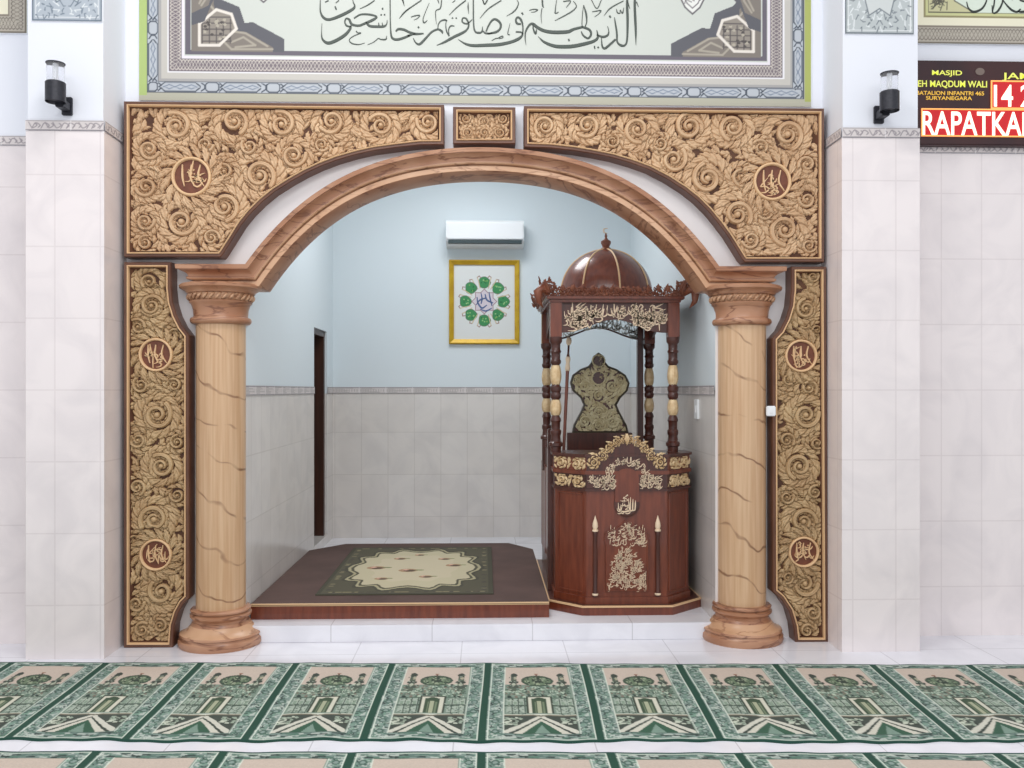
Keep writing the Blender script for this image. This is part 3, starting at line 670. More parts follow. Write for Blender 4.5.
paint_frame(R, MX0, MX1, MZ0, MZ1, [(0, .045, 'flat', (184, 182, 164)), (.045, .115, 'knot', 0), (.115, .13, 'flat', (168, 166, 164)), (.13, .165, 'flat', (196, 192, 184)), (.165, .175, 'flat', (232, 230, 232)),
   (.175, .252, 'braid', ((120, 110, 116), (206, 198, 188))), (.252, .268, 'flat', (230, 224, 230)), (.272, .302, 'flat', (104, 98, 108))])
# green printed side edges
R.rect(MX0, MX0+.045, MZ0+.03, MZ1-.03, (176, 196, 122)); R.rect(MX1-.04, MX1, MZ0+.03, MZ1-.03, (172, 180, 100))
BX0, BZ0 = MX0+.302, MZ0+.302
def corner(fx, fz):
    def T(px, py):                 # px/py of the lower left corner of the mural in the photograph
        x, z = XZ(px, py, WY); return (fx(x), fz(z))
    D, Bn, Lt, W_ = (92, 92, 98), (128, 120, 112), (168, 160, 146), (226, 218, 208)
    R.poly([T(192, 52), T(285, 53), T(285, 40), T(276, 35), T(254, 23.4), T(245, 23.4), T(240, 8), T(221, 0), T(213, -10), T(205, -30), T(192, -34)], D)
    R.poly([T(192, 52), T(273, 53), T(273, 48), T(247, 33), T(238, 32), T(215, 9), T(214, 0), T(209, -14), T(192, -22)], Bn)
    for q in ([(273, 50), (232, 50), (222, 40)], [(222, 40), (232, 32), (246, 34), (268, 47)], [(236, 48), (256, 46), (244, 38), (232, 43)], [(214, 10), (206, 0), (200, -12)], [(196, 20), (206, 8), (210, -2), (202, -14)]):
        R.line([T(*p) for p in q], .012, Lt)
    hexa = [(200, 24.5), (217, 10.5), (232, 15), (237, 29.5), (220, 46), (200, 46)]
    R.poly([T(*p) for p in hexa], (146, 138, 128))
    for k in range(5):
        R.line([T(203+k*7, 20), T(203+k*7, 44)], .006, (84, 78, 78)); R.line([T(203, 18+k*6), T(232, 18+k*6)], .006, (84, 78, 78))
    for k in range(22):
        a = random.uniform(204, 231); b = random.uniform(18, 42); R.ell(*T(a, b), .010, .008, (80, 74, 72) if k % 2 else (176, 168, 152))
    R.line([T(*p) for p in hexa+[hexa[0]]], .017, W_)
mx_ = (MX0+MX1)/2; mz_ = (MZ0+MZ1)/2
for fx in (lambda x: x, lambda x: 2*mx_-x):
    for fz in (lambda z: z, lambda z: 2*mz_-z): corner(fx, fz)
for (px, py) in ((264, -12), (692, 0)):
    c = XZ(px, py, WY); q = [(c[0]-.13, c[1]+.1), (c[0]-.115, c[1]+.03), (c[0]-.07, c[1]-.0), (c[0]-.045, c[1]-.05), (c[0], c[1]-.09), (c[0]+.045, c[1]-.05), (c[0]+.07, c[1]), (c[0]+.115, c[1]+.03), (c[0]+.13, c[1]+.1), (c[0]+.07, c[1]+.16), (c[0], c[1]+.2), (c[0]-.07, c[1]+.16)]
    R.poly(q, (226, 226, 220)); R.line(q+[q[0]], .009, (96, 92, 96)); R.line([(c[0]+(x-c[0])*.72, c[1]+.01+(z-c[1])*.72) for x, z in q+[q[0]]], .006, (110, 104, 108))
    for k in range(14): R.line([(c[0]+random.uniform(-.08, .08), c[1]+random.uniform(-.03, .1)) for _ in range(2)], .005, (110, 104, 108))
mural = thing('calligraphy_mural', 'wide framed Arabic calligraphy mural with pale green field above the arch', 'mural', (mx_, WY, MZ0))
MB().box(MX0, MX1, WY-.012, WY, MZ0, MZ1).build('board', M['white'], mural)
wallgrid('printed_field', R, WY-.0125, M['print'], mural)
bm = bmesh.new()
K_ = 10.24
ST = {310: [
 [(105, -60, 6), (105, 0, 8), (107, 120, 16), (145, 185, 28), (210, 198, 30), (330, 152, 34), (435, 95, 30), (457, 60, 18), (442, 20, 10), (436, -30, 6)],
 [(122, 240, 4), (118, 330, 8), (127, 400, 20), (180, 440, 34), (255, 420, 36), (355, 360, 34), (408, 300, 26), (418, 262, 20)],
 [(418, 275, 18), (375, 262, 20), (356, 225, 14), (370, 190, 18), (402, 200, 24), (428, 248, 26), (500, 262, 26), (560, 240, 26), (640, 205, 30), (682, 172, 20), (620, 150, 22), (520, 148, 20), (450, 187, 16)],
 [(570, 225, 14), (610, 265, 28), (680, 272, 28), (755, 270, 26), (785, 245, 12), (790, 205, 6)], [(702, 232, 8), (706, 265, 14)], [(738, 232, 8), (745, 265, 14)],
 [(472, 318, 14), (488, 335, 10), (520, 338, 12), (440, 372, 10), (402, 410, 10), (432, 445, 14), (500, 455, 10), (560, 440, 5)],
 [(590, 457, 5), (650, 432, 8), (700, 393, 10), (722, 402, 14), (775, 402, 16), (785, 368, 5)],
 [(155, 22, 12), (190, 5, 14)], [(265, 30, 10), (295, 3, 12)], [(256, 65, 14), (270, 100, 16)], [(510, 90, 5), (590, 52, 14), (662, 3, 12)],
 [(820, -120, 8), (820, 0, 12), (822, 200, 12), (830, 355, 18), (855, 398, 26), (905, 403, 28), (965, 385, 26), (1020, 362, 24)],
 [(915, 190, 4), (960, 130, 12), (1026, 78, 12)], [(948, -10, 18), (965, 62, 4)], [(742, 80, 16), (744, 98, 16)], [(722, 150, 18), (736, 152, 18)], [(756, 150, 18), (770, 150, 18)]],
 390: [
 [(58, 322, 14), (85, 298, 26), (140, 303, 28), (200, 330, 26), (262, 347, 28), (345, 343, 16)], [(180, 372, 22), (205, 360, 22), (260, 345, 14)],
 [(238, 390, 8), (262, 435, 16), (300, 453, 26), (342, 418, 26), (390, 365, 22), (430, 325, 22), (490, 300, 22), (532, 322, 24), (537, 345, 8)],
 [(490, 298, 10), (495, 250, 12), (520, 215, 14), (560, 203, 20), (585, 212, 12)],
 [(577, 205, 8), (571, 260, 10), (580, 320, 14), (606, 368, 16)], [(604, 352, 10), (601, 300, 12), (622, 265, 16), (660, 266, 10)],
 [(478, 464, 4), (560, 430, 24), (660, 375, 30), (740, 337, 28), (790, 300, 20), (806, 250, 18), (782, 192, 18), (746, 185, 16), (742, 225, 16), (790, 242, 18), (842, 198, 8)],
 [(636, 180, 16), (644, 190, 16)], [(674, 180, 16), (682, 190, 16)], [(215, 176, 8), (250, 162, 12), (302, 157, 14), (285, 185, 8), (245, 205, 4)], [(286, 274, 18), (298, 286, 18)],
 [(402, 30, 4), (352, 150, 8), (338, 200, 10), (350, 233, 16), (382, 208, 5)], [(95, 188, 4), (180, 100, 13), (322, 2, 14)], [(125, -5, 14), (146, 52, 3)],
 [(488, -10, 16), (502, 36, 5)], [(530, -20, 8), (517, 80, 14), (470, 110, 10), (468, 180, 8), (476, 247, 3)], [(605, 155, 4), (680, 80, 13), (777, 2, 14)], [(640, 25, 8), (668, 2, 10)], [(800, 25, 5), (800, 75, 14), (806, 142, 3)],
 [(853, -120, 10), (853, 0, 14), (856, 240, 15), (870, 318, 18), (905, 335, 24), (940, 325, 18), (948, 273, 5)], [(950, 315, 12), (975, 338, 20), (1012, 343, 20), (1045, 340, 14)],
 [(950, -5, 10), (970, 42, 12), (995, -5, 8)], [(920, 187, 4), (1005, 92, 13), (1140, 3, 14)],
 [(698, 403, 4), (770, 447, 22), (850, 466, 32), (1000, 462, 36), (1120, 455, 36), (1240, 430, 34), (1320, 395, 32), (1354, 360, 20), (1349, 332, 18), (1288, 325, 18)]],
 470: [
 [(540, 355, 14), (541, 260, 16), (520, 200, 24), (490, 176, 22), (470, 202, 20), (482, 240, 24), (522, 246, 20)],
 [(165, 322, 16), (190, 262, 18), (230, 205, 22), (270, 200, 26), (312, 240, 24), (310, 290, 22), (268, 327, 26), (180, 345, 14)],
 [(222, 416, 5), (260, 395, 10), (292, 388, 12), (330, 368, 12), (337, 385, 10), (300, 396, 7)], [(410, 235, 3), (395, 300, 8), (388, 350, 12), (408, 354, 10)],
 [(375, 165, 4), (440, 125, 14), (480, 80, 14), (496, 30, 10), (480, 0, 6)], [(530, 128, 18), (543, 150, 18)], [(608, 105, 8), (650, 95, 12), (692, 100, 14), (665, 120, 8), (625, 125, 4)],
 [(740, -10, 18), (745, 60, 16), (757, 77, 5)], [(737, 85, 10), (728, 160, 8), (735, 242, 3)], [(888, -10, 5), (875, 90, 10), (875, 135, 16), (908, 123, 6)], [(868, 212, 4), (940, 175, 12), (1040, 118, 14), (1090, 65, 10), (1060, 12, 8)],
 [(574, 462, 3), (565, 390, 12), (571, 320, 18), (610, 255, 24), (645, 245, 30), (690, 280, 34), (760, 315, 36), (860, 330, 40), (1000, 325, 38), (1060, 300, 30), (1150, 277, 26)],
 [(645, 250, 12), (650, 300, 16), (672, 345, 22), (682, 300, 10)], [(698, 373, 4), (760, 430, 26), (860, 470, 36), (960, 478, 40), (1060, 472, 40), (1170, 450, 38), (1270, 420, 32), (1309, 380, 24), (1299, 308, 8)],
 [(130, 2, 12), (150, 46, 8), (182, 0, 8)], [(955, 15, 14), (1030, 10, 12), (985, 78, 6)]],
 550: [
 [(330, 275, 26), (402, 303, 26), (421, 350, 22), (390, 392, 22), (340, 362, 20), (320, 322, 10)], [(345, 50, 4), (335, 120, 8), (328, 220, 8), (330, 285, 10)], [(345, 55, 10), (370, 140, 20), (376, 220, 14), (360, 275, 10)],
 [(478, 355, 16), (540, 378, 26), (590, 360, 22), (602, 320, 12), (590, 268, 5)], [(190, 398, 16), (198, 420, 16)], [(455, 470, 14), (460, 500, 12)], [(488, 480, 18), (500, 490, 18)],
 [(527, 390, 8), (535, 470, 18), (562, 495, 26), (620, 450, 24), (672, 402, 22)],
 [(660, 178, 6), (670, 240, 16), (685, 340, 20), (690, 430, 18), (730, 465, 28), (770, 460, 20), (790, 400, 20), (795, 200, 26), (790, 60, 26), (792, -60, 18)], [(818, 92, 4), (795, 20, 16)],
 [(872, -60, 18), (868, 60, 26), (878, 300, 24), (880, 462, 3)], [(907, 72, 3), (885, 18, 14)], [(608, 160, 20), (622, 180, 20)], [(680, 92, 5), (692, 130, 14), (716, 134, 10), (719, 100, 5), (742, 135, 14), (756, 78, 5)],
 [(553, 160, 4), (620, 82, 14), (752, 8, 10)], [(433, 121, 8), (480, 112, 12), (522, 109, 12), (495, 145, 8), (455, 173, 4)], [(422, -6, 8), (480, 87, 10), (528, -6, 8)]]}
for ox, sts in ST.items():
    for st in sts:
        pen(bm, [(*XZ(ox+a/K_, b/K_, WY-.014), w*1.0/K_*WY/F) for a, b, w in st], WY-.0128, .003)
bm_obj('calligraphy', bm, M['ink'], mural)
# smaller printed murals at the frame's top edge
def small_mural(label, x0, x1, z0, z1, y, base, ink, seed, inner, name='printed_mural', grp=None):
    rs = random.Random(seed); r = Ras(x0, x1, z0, z1, .0035, base); w = x1-x0; h = z1-z0
    cx = (x0+x1)/2; cz = (z0+z1)/2
    ring = .02
    paint_frame(r, x0, x1, z0, z1, [(0, .008, 'flat', ink), (.008, .018, 'flat', base), (.018, .023, 'flat', (228, 230, 230))])
    n_ = 16; q = []
    for k in range(n_):
        a = 2*PI*k/n_; rr = 1 if k % 2 else .8; q.append((cx+rr*.40*w*math.cos(a), cz+rr*.40*h*math.sin(a)))
    for xx in np.arange(x0+.03, cx, .034):
        for zz in np.arange(z0+.03, cz, .034):
            a1 = [(rs.uniform(-.02, .02), rs.uniform(-.02, .02)) for _ in range(3)]
            for sx in (1, -1):
                for sz in (1, -1):
                    f = lambda p: (cx+sx*(p[0]-cx), cz+sz*(p[1]-cz)); r.line([f((xx+a[0], zz+a[1])) for a in a1], .005, ink if rs.random() < .6 else (224, 228, 228))
    r.poly(q, inner); r.line(q+[q[0]], .006, ink)
    t = thing(name, label, 'mural', (cx, y, z0), grp)
    MB().box(x0, x1, y-.008, y, z0, z1).build('board', M['white'], t); wallgrid('printed_field', r, y-.0085, M['print'], t)
    return t
zc_ = P(67, 21, PY)[2]; small_mural('grey geometric printed mural high on the left pier, over the wall lamp', P(32, 21, PY)[0], P(102, 21, PY)[0], zc_, 4.35, PY+.008, (176, 184, 192), (112, 124, 136), 3, (198, 206, 208))
zc_ = P(880, 34, PY)[2]; small_mural('grey geometric printed mural high on the right pier, over the wall lamp', P(845, 34, PY)[0], P(914, 34, PY)[0], zc_, 4.35, PY+.008, (186, 192, 192), (112, 120, 126), 4, (206, 210, 208))
def framed(label, x0, x1, z0, seed, cut, ink_lines):
    z1 = z0+1.1; r = Ras(x0, x1, z0, z1, .004, (222, 232, 216))
    paint_frame(r, x0, x1, z0, z1, [(0, .012, 'flat', (120, 112, 100)), (.012, .10, 'braid', ((184, 176, 162), (120, 112, 104))), (.10, .11, 'flat', (140, 130, 118)), (.11, .16, 'flat', (238, 232, 206)), (.16, .17, 'flat', (150, 142, 104)), (.17, .185, 'flat', (206, 206, 150)), (.185, .19, 'flat', (120, 118, 96))])
    for sx in (0, 1):
        c0 = x0+.19 if sx == 0 else x1-.19; s_ = 1 if sx == 0 else -1
        q = [(c0, z0+.19), (c0+s_*.28, z0+.19), (c0+s_*.16, z0+.26), (c0+s_*.12, z0+.33), (c0+s_*.06, z0+.42), (c0, z0+.5)]
        r.poly(q, (206, 202, 158)); r.line(q, .006, (80, 80, 70))
        for k in range(26): r.line([(c0+s_*random.uniform(.005, .12), z0+.2+random.uniform(0, .12)) for _ in range(2)], .005, (86, 84, 72))
    t = thing('framed_calligraphy', label, 'mural', ((x0+x1)/2, WY, z0))
    MB().box(x0, x1, WY-.02, WY, z0, z1).build('board', M['white'], t); wallgrid('printed_field', r, WY-.0205, M['print'], t)
    bm = bmesh.new()
    for st in ink_lines: pen(bm, [(*XZ(a, b, WY-.021), w*WY/F) for a, b, w in st], WY-.021, .002)
    bm_obj('calligraphy', bm, M['inkg'], t)
    return t
S55 = 5.565
xr0, zr0 = XZ(917, 44.5, WY)
framed('cream framed calligraphy mural above the electronic sign', 2.512, 4.4, zr0, 5, 0,
 [[(840+a/S55, b/S55, w/S55) for a, b, w in st] for st in (
  [(705, 10, 5), (715, 45, 9), (745, 66, 14), (790, 48, 12), (815, 5, 8), (812, -30, 5)], [(862, -30, 6), (858, 20, 9), (848, 70, 6)], [(846, 30, 5), (852, 72, 9), (880, 60, 12), (905, 10, 9), (895, -20, 6)],
  [(900, -10, 5), (925, 25, 9), (955, 55, 13), (985, 66, 12), (1005, 50, 8)], [(985, 62, 6), (1010, 66, 14), (1060, 60, 14)], [(950, -30, 5), (960, 0, 8)], [(1000, 0, 10), (1024, 8, 12)])])
xl0, zl0 = XZ(28, 34.5, WY)
framed('cream framed calligraphy mural at the far left edge', -4.4, P(28.5, 30, WY)[0], zl0, 6, 0, [[(-30, 10, 2), (-12, 14, 2), (-5, 2, 2)]])
# ================================================================== ELECTRONIC SIGN
def text(name, s, x, z, h, y, m, parent, width=None, ext=.002, align='LEFT'):
    cu = bpy.data.curves.new(name, 'FONT'); cu.body = s; cu.size = 1; cu.extrude = .02; cu.align_x = align; cu.offset = .012
    o = bpy.data.objects.new(name, cu); COL.objects.link(o); bpy.context.view_layer.update()
    me = bpy.data.meshes.new_from_object(o.evaluated_get(bpy.context.evaluated_depsgraph_get())); bpy.data.objects.remove(o)
    v = np.zeros(len(me.vertices)*3); me.vertices.foreach_get('co', v); v = v.reshape(-1, 3)
    w0, w1 = v[:, 0].min(), v[:, 0].max(); h0, h1 = v[:, 1].min(), v[:, 1].max(); sz = h/(h1-h0); sx = (width/(w1-w0)) if width else sz
    nv = np.stack([x+(v[:, 0]-w0)*sx, y-ext*(v[:, 2]-v[:, 2].min())/.04, z+(v[:, 1]-h0)*sz], -1)
    me.vertices.foreach_set('co', nv.ravel()); me.update(); me.materials.clear(); return link(name, me, m, parent)
SY = WY-.06
x0, z1 = XZ(917, 60, SY); _, z0 = XZ(960, 145, SY); x0 = 2.503; x1 = x0+1.9
sg = thing('electronic_sign', 'dark red electronic prayer sign with glowing lettering on the right wall', 'sign', ((x0+x1)/2, WY, z0))
MB().box(x0, x1, SY, WY, z0, z1, .006).build('casing', mat('sign_casing', (46, 22, 28), .4, 0, (66, 30, 30), 3), sg)
Y2 = SY-.001
def spx(px, py): return XZ(px, py, SY-.002)
yel = emat('yellow_green_letters', (214, 218, 96), .45); yel2 = emat('gold_letters', (214, 168, 64), .5)
red = emat('red_led_window', (190, 22, 30), .28); wh = emat('lit_led_letters', (255, 240, 214), 1.0); org = emat('orange_window_edge', (255, 176, 96), .5)
def line_text(s, pxa, pxb, pyt, pyb, m, y=Y2):
    a = spx(pxa, pyb); b = spx(pxb, pyt); return text('lettering', s, a[0], a[1], b[1]-a[1], y, m, sg, b[0]-a[0])
line_text('MASJID', 932, 962, 70.5, 76.5, yel); line_text('EH MAQDUM WALI', 918, 987, 81, 88, yel)
line_text('BATALION INFANTRI 465', 916.5, 984, 91.5, 94.8, yel2); line_text('SURYANEGARA', 926, 972, 96.5, 99.8, yel2)
line_text('JAM', 1002, 1031, 73, 81, yel)
# small logo mark
c = spx(980, 71.5); MB().plate([(c[0]+.028*math.cos(a), c[1]+.022*math.sin(a)) for a in np.linspace(0, 2*PI, 20)[:-1]], SY-.003, SY).build('emblem', mat('emblem_grey', (120, 104, 96), .5), sg)
def window(px0, py0, px1, py1):
    a = spx(px0, py1); b = spx(px1, py0)
    w = MB().box(a[0], b[0], SY-.004, SY, a[1], b[1]).build('led_window', red, sg)
    e = .008
    mb = MB(); mb.box(a[0], b[0], SY-.008, SY-.003, a[1], a[1]+e).box(a[0], b[0], SY-.008, SY-.003, b[1]-e, b[1]).box(a[0], a[0]+e, SY-.008, SY-.003, a[1]+e, b[1]-e).box(b[0]-e, b[0], SY-.008, SY-.003, a[1]+e, b[1]-e)
    mb.build('window_edge', org, w); return w
window(990.5, 82, 1120, 109); window(921, 110.5, 1130, 136.5)
line_text('14 20', 993.5, 1043, 85.5, 107, wh, SY-.006); line_text('RAPATKAN', 921.8, 1037, 112.5, 135, wh, SY-.006)
# ================================================================== WALL LAMPS
def wall_lamp(px, label):
    Yc = 4.95; x = P(px, 90, Yc)[0]
    _, z_t = XZ(px, 63 if px < 500 else 73, Yc); z_m = z_t-.104; z_b = z_m-.108
    t = thing('wall_lamp', label, 'wall lamp', (x, PY, z_b), 'wall lamps on the piers')
    MB().lathe((x, Yc, 0), [(.048, z_b+.012), (.052, z_b), (.052, z_m-.004), (.048, z_m)], 28).build('housing', M['black'], t, smooth=True)
    MB().lathe((x, Yc, 0), [(.045, z_m), (.045, z_t-.006)], 28).build('glass_shade', M['glass'], t, smooth=True)
    MB().lathe((x, Yc, 0), [(.012, z_m), (.012, z_t-.006)], 14).build('light_rod', M['white'], t, smooth=True)
    MB().lathe((x, Yc, 0), [(.049, z_t-.006), (.050, z_t-.001), (.046, z_t)], 28).build('top_cap', M['black'], t, smooth=True)
    MB().box(x-.022, x+.022, Yc+.04, PY-.012, z_b-.012, z_b+.035, .004).build('arm', M['black'], t)
    MB().box(x-.028, x+.028, PY-.014, PY+.008, z_b-.03, z_b+.07, .004).build('back_plate', M['black'], t)
wall_lamp(55.5, 'black cylindrical wall lamp with glass top on the left pier')
wall_lamp(889.5, 'black cylindrical wall lamp with glass top on the right pier')
# ================================================================== NICHE THINGS
# air conditioner
ax0, ax1 = P(446.5, 240, NY-.1)[0], P(523.5, 240, NY-.1)[0]; az0, az1 = 2.84, 3.08
ac = thing('air_conditioner', 'white wall mounted air conditioner above the gold framed picture', 'air conditioner', ((ax0+ax1)/2, NY, az0))
pr = [(NY, az0), (NY, az1), (NY-.17, az1), (NY-.19, az1-.02), (NY-.205, az0+.08), (NY-.19, az0+.045), (NY-.13, az0+.005), (NY-.05, az0)]
bm = bmesh.new(); A = [bm.verts.new((ax0, y, z)) for y, z in pr]; B = [bm.verts.new((ax1, y, z)) for y, z in pr]
bm.faces.new(A); bm.faces.new(B[::-1])
for i in range(len(pr)): bm.faces.new((A[i], B[i], B[(i+1) % len(pr)], A[(i+1) % len(pr)]))
bm_obj('casing', bm, M['white'], ac)
MB().box(ax0+.02, ax1-.02, NY-.205, NY-.14, az0+.022, az0+.052).build('air_slot', M['slot'], ac)
MB().box(ax0+.01, ax1-.01, NY-.212, NY-.203, az0+.06, az1-.03, .003).build('front_panel', M['white'], ac)
# framed green rosette picture
fx0, fz0 = XZ(449, 344, NY-.03); fx1, fz1 = XZ(519.5, 260, NY-.03); fc = ((fx0+fx1)/2, (fz0+fz1)/2+.003)
pic = thing('framed_picture', 'gold framed picture of a green rosette around blue calligraphy on the niche back wall', 'picture', (fc[0], NY, fz0))
out = [(fx0, fz0), (fx1, fz0), (fx1, fz1), (fx0, fz1)]
moulding(out, [(0, NY), (0, NY-.03), (.012, NY-.036), (.03, NY-.028), (.046, NY-.022), (.046, NY-.008)], 'frame', M['yframe'], pic)
r = Ras(fx0+.044, fx1-.044, fz0+.044, fz1-.044, .003, (226, 228, 226)); rs = random.Random(5)
def pc(px, py): return XZ(px, py, NY-.01)
cc = pc(484.3, 301.5); PXM = NY/F
for k in range(8):
    a = 2*PI*k/8+PI/2; x, z = cc[0]+math.cos(a)*19*PXM, cc[1]+math.sin(a)*19*PXM
    q = [(x+PXM*5.6*math.cos(b)*(1+.12*math.cos(3*b)), z+PXM*5.6*math.sin(b)) for b in np.linspace(0, 2*PI, 24)]
    r.poly(q, (58, 142, 84)); r.line(q, .007, (84, 122, 92))
    for j in range(7): r.ell(x+rs.uniform(-.03, .03), z+rs.uniform(-.03, .03), .007, .007, rs.choice(((34, 112, 60), (150, 196, 130), (128, 176, 90))))
    a += PI/8
    for da in (-.11, .11):
        q = [(cc[0]+PXM*rr*math.cos(a+da*f), cc[1]+PXM*rr*math.sin(a+da*f)) for rr, f in ((14, .8), (19, 1), (22, 1.1), (25, 1), (26, 1.8), (24, 2.2))]
        r.line(q, .008, (160, 128, 116)); r.line(q[:4], .0045, (236, 224, 170))
q = []
for k in range(32):
    a = 2*PI*k/32; rr = 12.5 if k % 4 == 0 else (10.5 if k % 2 else 9.5); q.append((cc[0]+PXM*rr*math.cos(a), cc[1]+PXM*rr*math.sin(a)))
r.poly(q, (216, 206, 214)); r.line(q+[q[0]], .006, (156, 116, 122))
MB().box(fx0+.04, fx1-.04, NY-.009, NY-.001, fz0+.04, fz1-.04).build('backing', M['white'], pic)
wallgrid('printed_sheet', r, NY-.0095, M['print'], pic)
bm = bmesh.new(); w_ = PXM
for st in ([(477, 297, 1), (478, 303, 1.6), (482, 308, 1.8), (487, 305, 1)], [(481, 293, .8), (482, 299, 1.5), (481, 304, 1)], [(485, 294, 1), (487, 300, 1.8), (493, 303, 1.3)], [(489, 292, .8), (490, 298, 1.5), (492, 306, 1)], [(480, 309, .8), (486, 311, 1.6), (492, 308, .8)], [(476, 305, .8), (480, 300, 1.6), (486, 298, 1.2)]):
    pen(bm, [(*pc(a, b), w*w_) for a, b, w in st], NY-.0098, .002)
bm_obj('calligraphy', bm, mat('slate_blue_ink', (86, 106, 150), .5), pic)
# small wall socket on niche right wall
sy = 5.86; t = thing('light_switch', 'slim white light switch on the niche right wall beside the column', 'light switch', (NX1, sy, 1.33))
xx, yy = None, None
MB().box(NX1-.014, NX1, sy-.045, sy+.045, 1.31, 1.44, .003).build('plate', M['white'], t); MB().box(NX1-.019, NX1-.013, sy-.016, sy+.016, 1.35, 1.40, .002).build('rocker', M['white'], t)
# ------------------------------------------------------------------ low platform with felt and rug
pl = [(-1.42, 5.53), (.40, 5.53), (.40, 7.37), (.21, 7.67), (-1.17, 7.67), (-1.42, 7.37)]
t = thing('prayer_platform', 'low dark brown platform covered in felt filling the niche floor', 'platform', (-.5, 6.6, ZS))
MB().prism(pl, ZS, .186).build('base', M['mahog'], t); MB().prism([(x, y) for x, y in pl], .190, .196).build('felt_cover', M['rug_top'], t)
MB().prism([(x*1.0, y-.006 if y < 6 else y) for x, y in pl], .186, .190).build('gilt_edge', M['bead'], t)
MB().box(-1.42, .40, 5.524, 5.532, .182, .197).build('edge_strip', M['bead'], t)
rx0, rx1, ry0, ry1 = -1.07, .06, 5.74, 7.44
r = Ras(rx0, rx1, ry0, ry1, .005, (88, 82, 66)); r.img[:] = (70, 68, 54); w = rx1-rx0; h = ry1-ry0; cx, cy = (rx0+rx1)/2, (ry0+ry1)/2
r.rect(rx0+.03, rx1-.03, ry0+.03, ry1-.03, (84, 80, 64)); 
for k in range(150):
    side = rng.integers(4); u = rng.random(); 
    x, y = ((rx0+.06+u*(w-.12), ry0+.06) if side == 0 else (rx0+.06+u*(w-.12), ry1-.06) if side == 1 else (rx0+.06, ry0+.06+u*(h-.12)) if side == 2 else (rx1-.06, ry0+.06+u*(h-.12)))
    r.ell(x, y, .012+.01*rng.random(), .014, (128, 120, 92) if k % 2 else (74, 70, 60))
def med(s, c, n_=14, amp=.07):
    q = []
    for k in range(n_*6):
        a = 2*PI*k/(n_*6); sc = 1+amp*math.cos(n_*a)
        ex = math.copysign(abs(math.cos(a))**.75, math.cos(a)); ez = math.copysign(abs(math.sin(a))**.75, math.sin(a))
        q.append((cx+s*.40*w*sc*ex, cy+s*.415*h*sc*ez))
    r.poly(q, c)
med(1.05, (70, 68, 56)); med(1.0, (170, 162, 130)); med(.955, (82, 78, 62)); med(.91, (192, 182, 152)); med(.66, (198, 186, 158), 10); 
for (a, b, s_) in ((-.14, .35, .05), (.2, .33, .05), (-.28, .0, .07), (.28, .08, .06), (-.04, -.1, .07), (.1, -.32, .05), (-.2, -.38, .05), (.0, .5, .04)):
    r.ell(cx+a, cy+b, s_, s_*.8, (168, 134, 104)); r.ell(cx+a+.01, cy+b-.01, s_*.6, s_*.5, (92, 74, 60)); r.ell(cx+a-.02, cy+b+.02, s_*.3, s_*.3, (214, 168, 150)); r.ell(cx+a+s_*1.1, cy+b+.01, s_*.5, s_*.25, (124, 130, 88))
rg = tag(gridmesh('medallion_rug', np.stack([r.X, r.Z, np.full(r.X.shape, .2035)], -1), r.img, M['carpet']), 'dark green rug with cream scalloped medallion on the brown platform', 'rug')
bm = bmesh.new(); bm.from_mesh(rg.data); es = [e for e in bm.edges if e.is_boundary]; q = bmesh.ops.extrude_edge_only(bm, edges=es)
for v in q['geom']:
    if isinstance(v, bmesh.types.BMVert): v.co.z = .197
bm.to_mesh(rg.data); bm.free()
# ================================================================== PULPIT (minbar)
MBX = .892; CXn = .855
mn = thing('pulpit', 'tall carved mahogany mosque pulpit with domed canopy standing at the right of the niche', 'pulpit', (MBX, 6.3, ZS))
def oct_(hw, front, y0, y1, ch): # chamfered plan
    return [(MBX-hw+ch, y0), (MBX+hw-ch, y0), (MBX+hw, y0+ch*1.05), (MBX+hw, y1), (MBX-hw, y1), (MBX-hw, y0+ch*1.05)]
MB().prism([(.61, 5.565), (1.174, 5.565), (1.398, 5.77), (1.398, 7.1), (.41, 7.1), (.41, 5.75)], ZS, .150).build('plinth', M['mahog'], mn)
MB().prism([(.607, 5.560), (1.176, 5.560), (1.399, 5.767), (1.399, 7.1), (.407, 7.1), (.407, 5.748)], .150, .160).build('plinth_edge', M['bead'], mn)
hw = .433; by = 5.61
MB().prism(oct_(hw, 0, by, 6.02, .18), .160, 1.0).build('pulpit_front', M['mahog'], mn)
MB().prism(oct_(hw+.010, 0, by-.010, 6.03, .184), .160, .205).build('skirting', M['mahog'], mn)
MB().prism([(.616, 5.575), (1.170, 5.575), (1.388, 5.775), (1.388, 7.1), (.42, 7.1), (.42, 5.755)], .150, .1625).build('plinth_top', M['mahogd'], mn)
# side walls and stair behind the front
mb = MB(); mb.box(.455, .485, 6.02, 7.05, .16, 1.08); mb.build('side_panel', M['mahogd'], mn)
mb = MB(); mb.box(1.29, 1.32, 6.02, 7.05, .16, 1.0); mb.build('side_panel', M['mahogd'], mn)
for k, (y0_, zt) in enumerate(((6.72, .35), (6.50, .55), (6.28, .75))):
    MB().box(.49, 1.285, y0_, y0_+.22 if k else 7.05, .16, zt).build('stair_tread', M['mahog'], mn)
for k in range(4):
    yy = 6.1+k*.25; MB().box(.447, .456, yy, yy+.2, .3, .95, .003).build('side_inlay', M['mahog'], mn)
MB().box(.425, .46, 5.99, 6.06, .16, 1.24, .004).build('corner_post', M['mahogd'], mn)
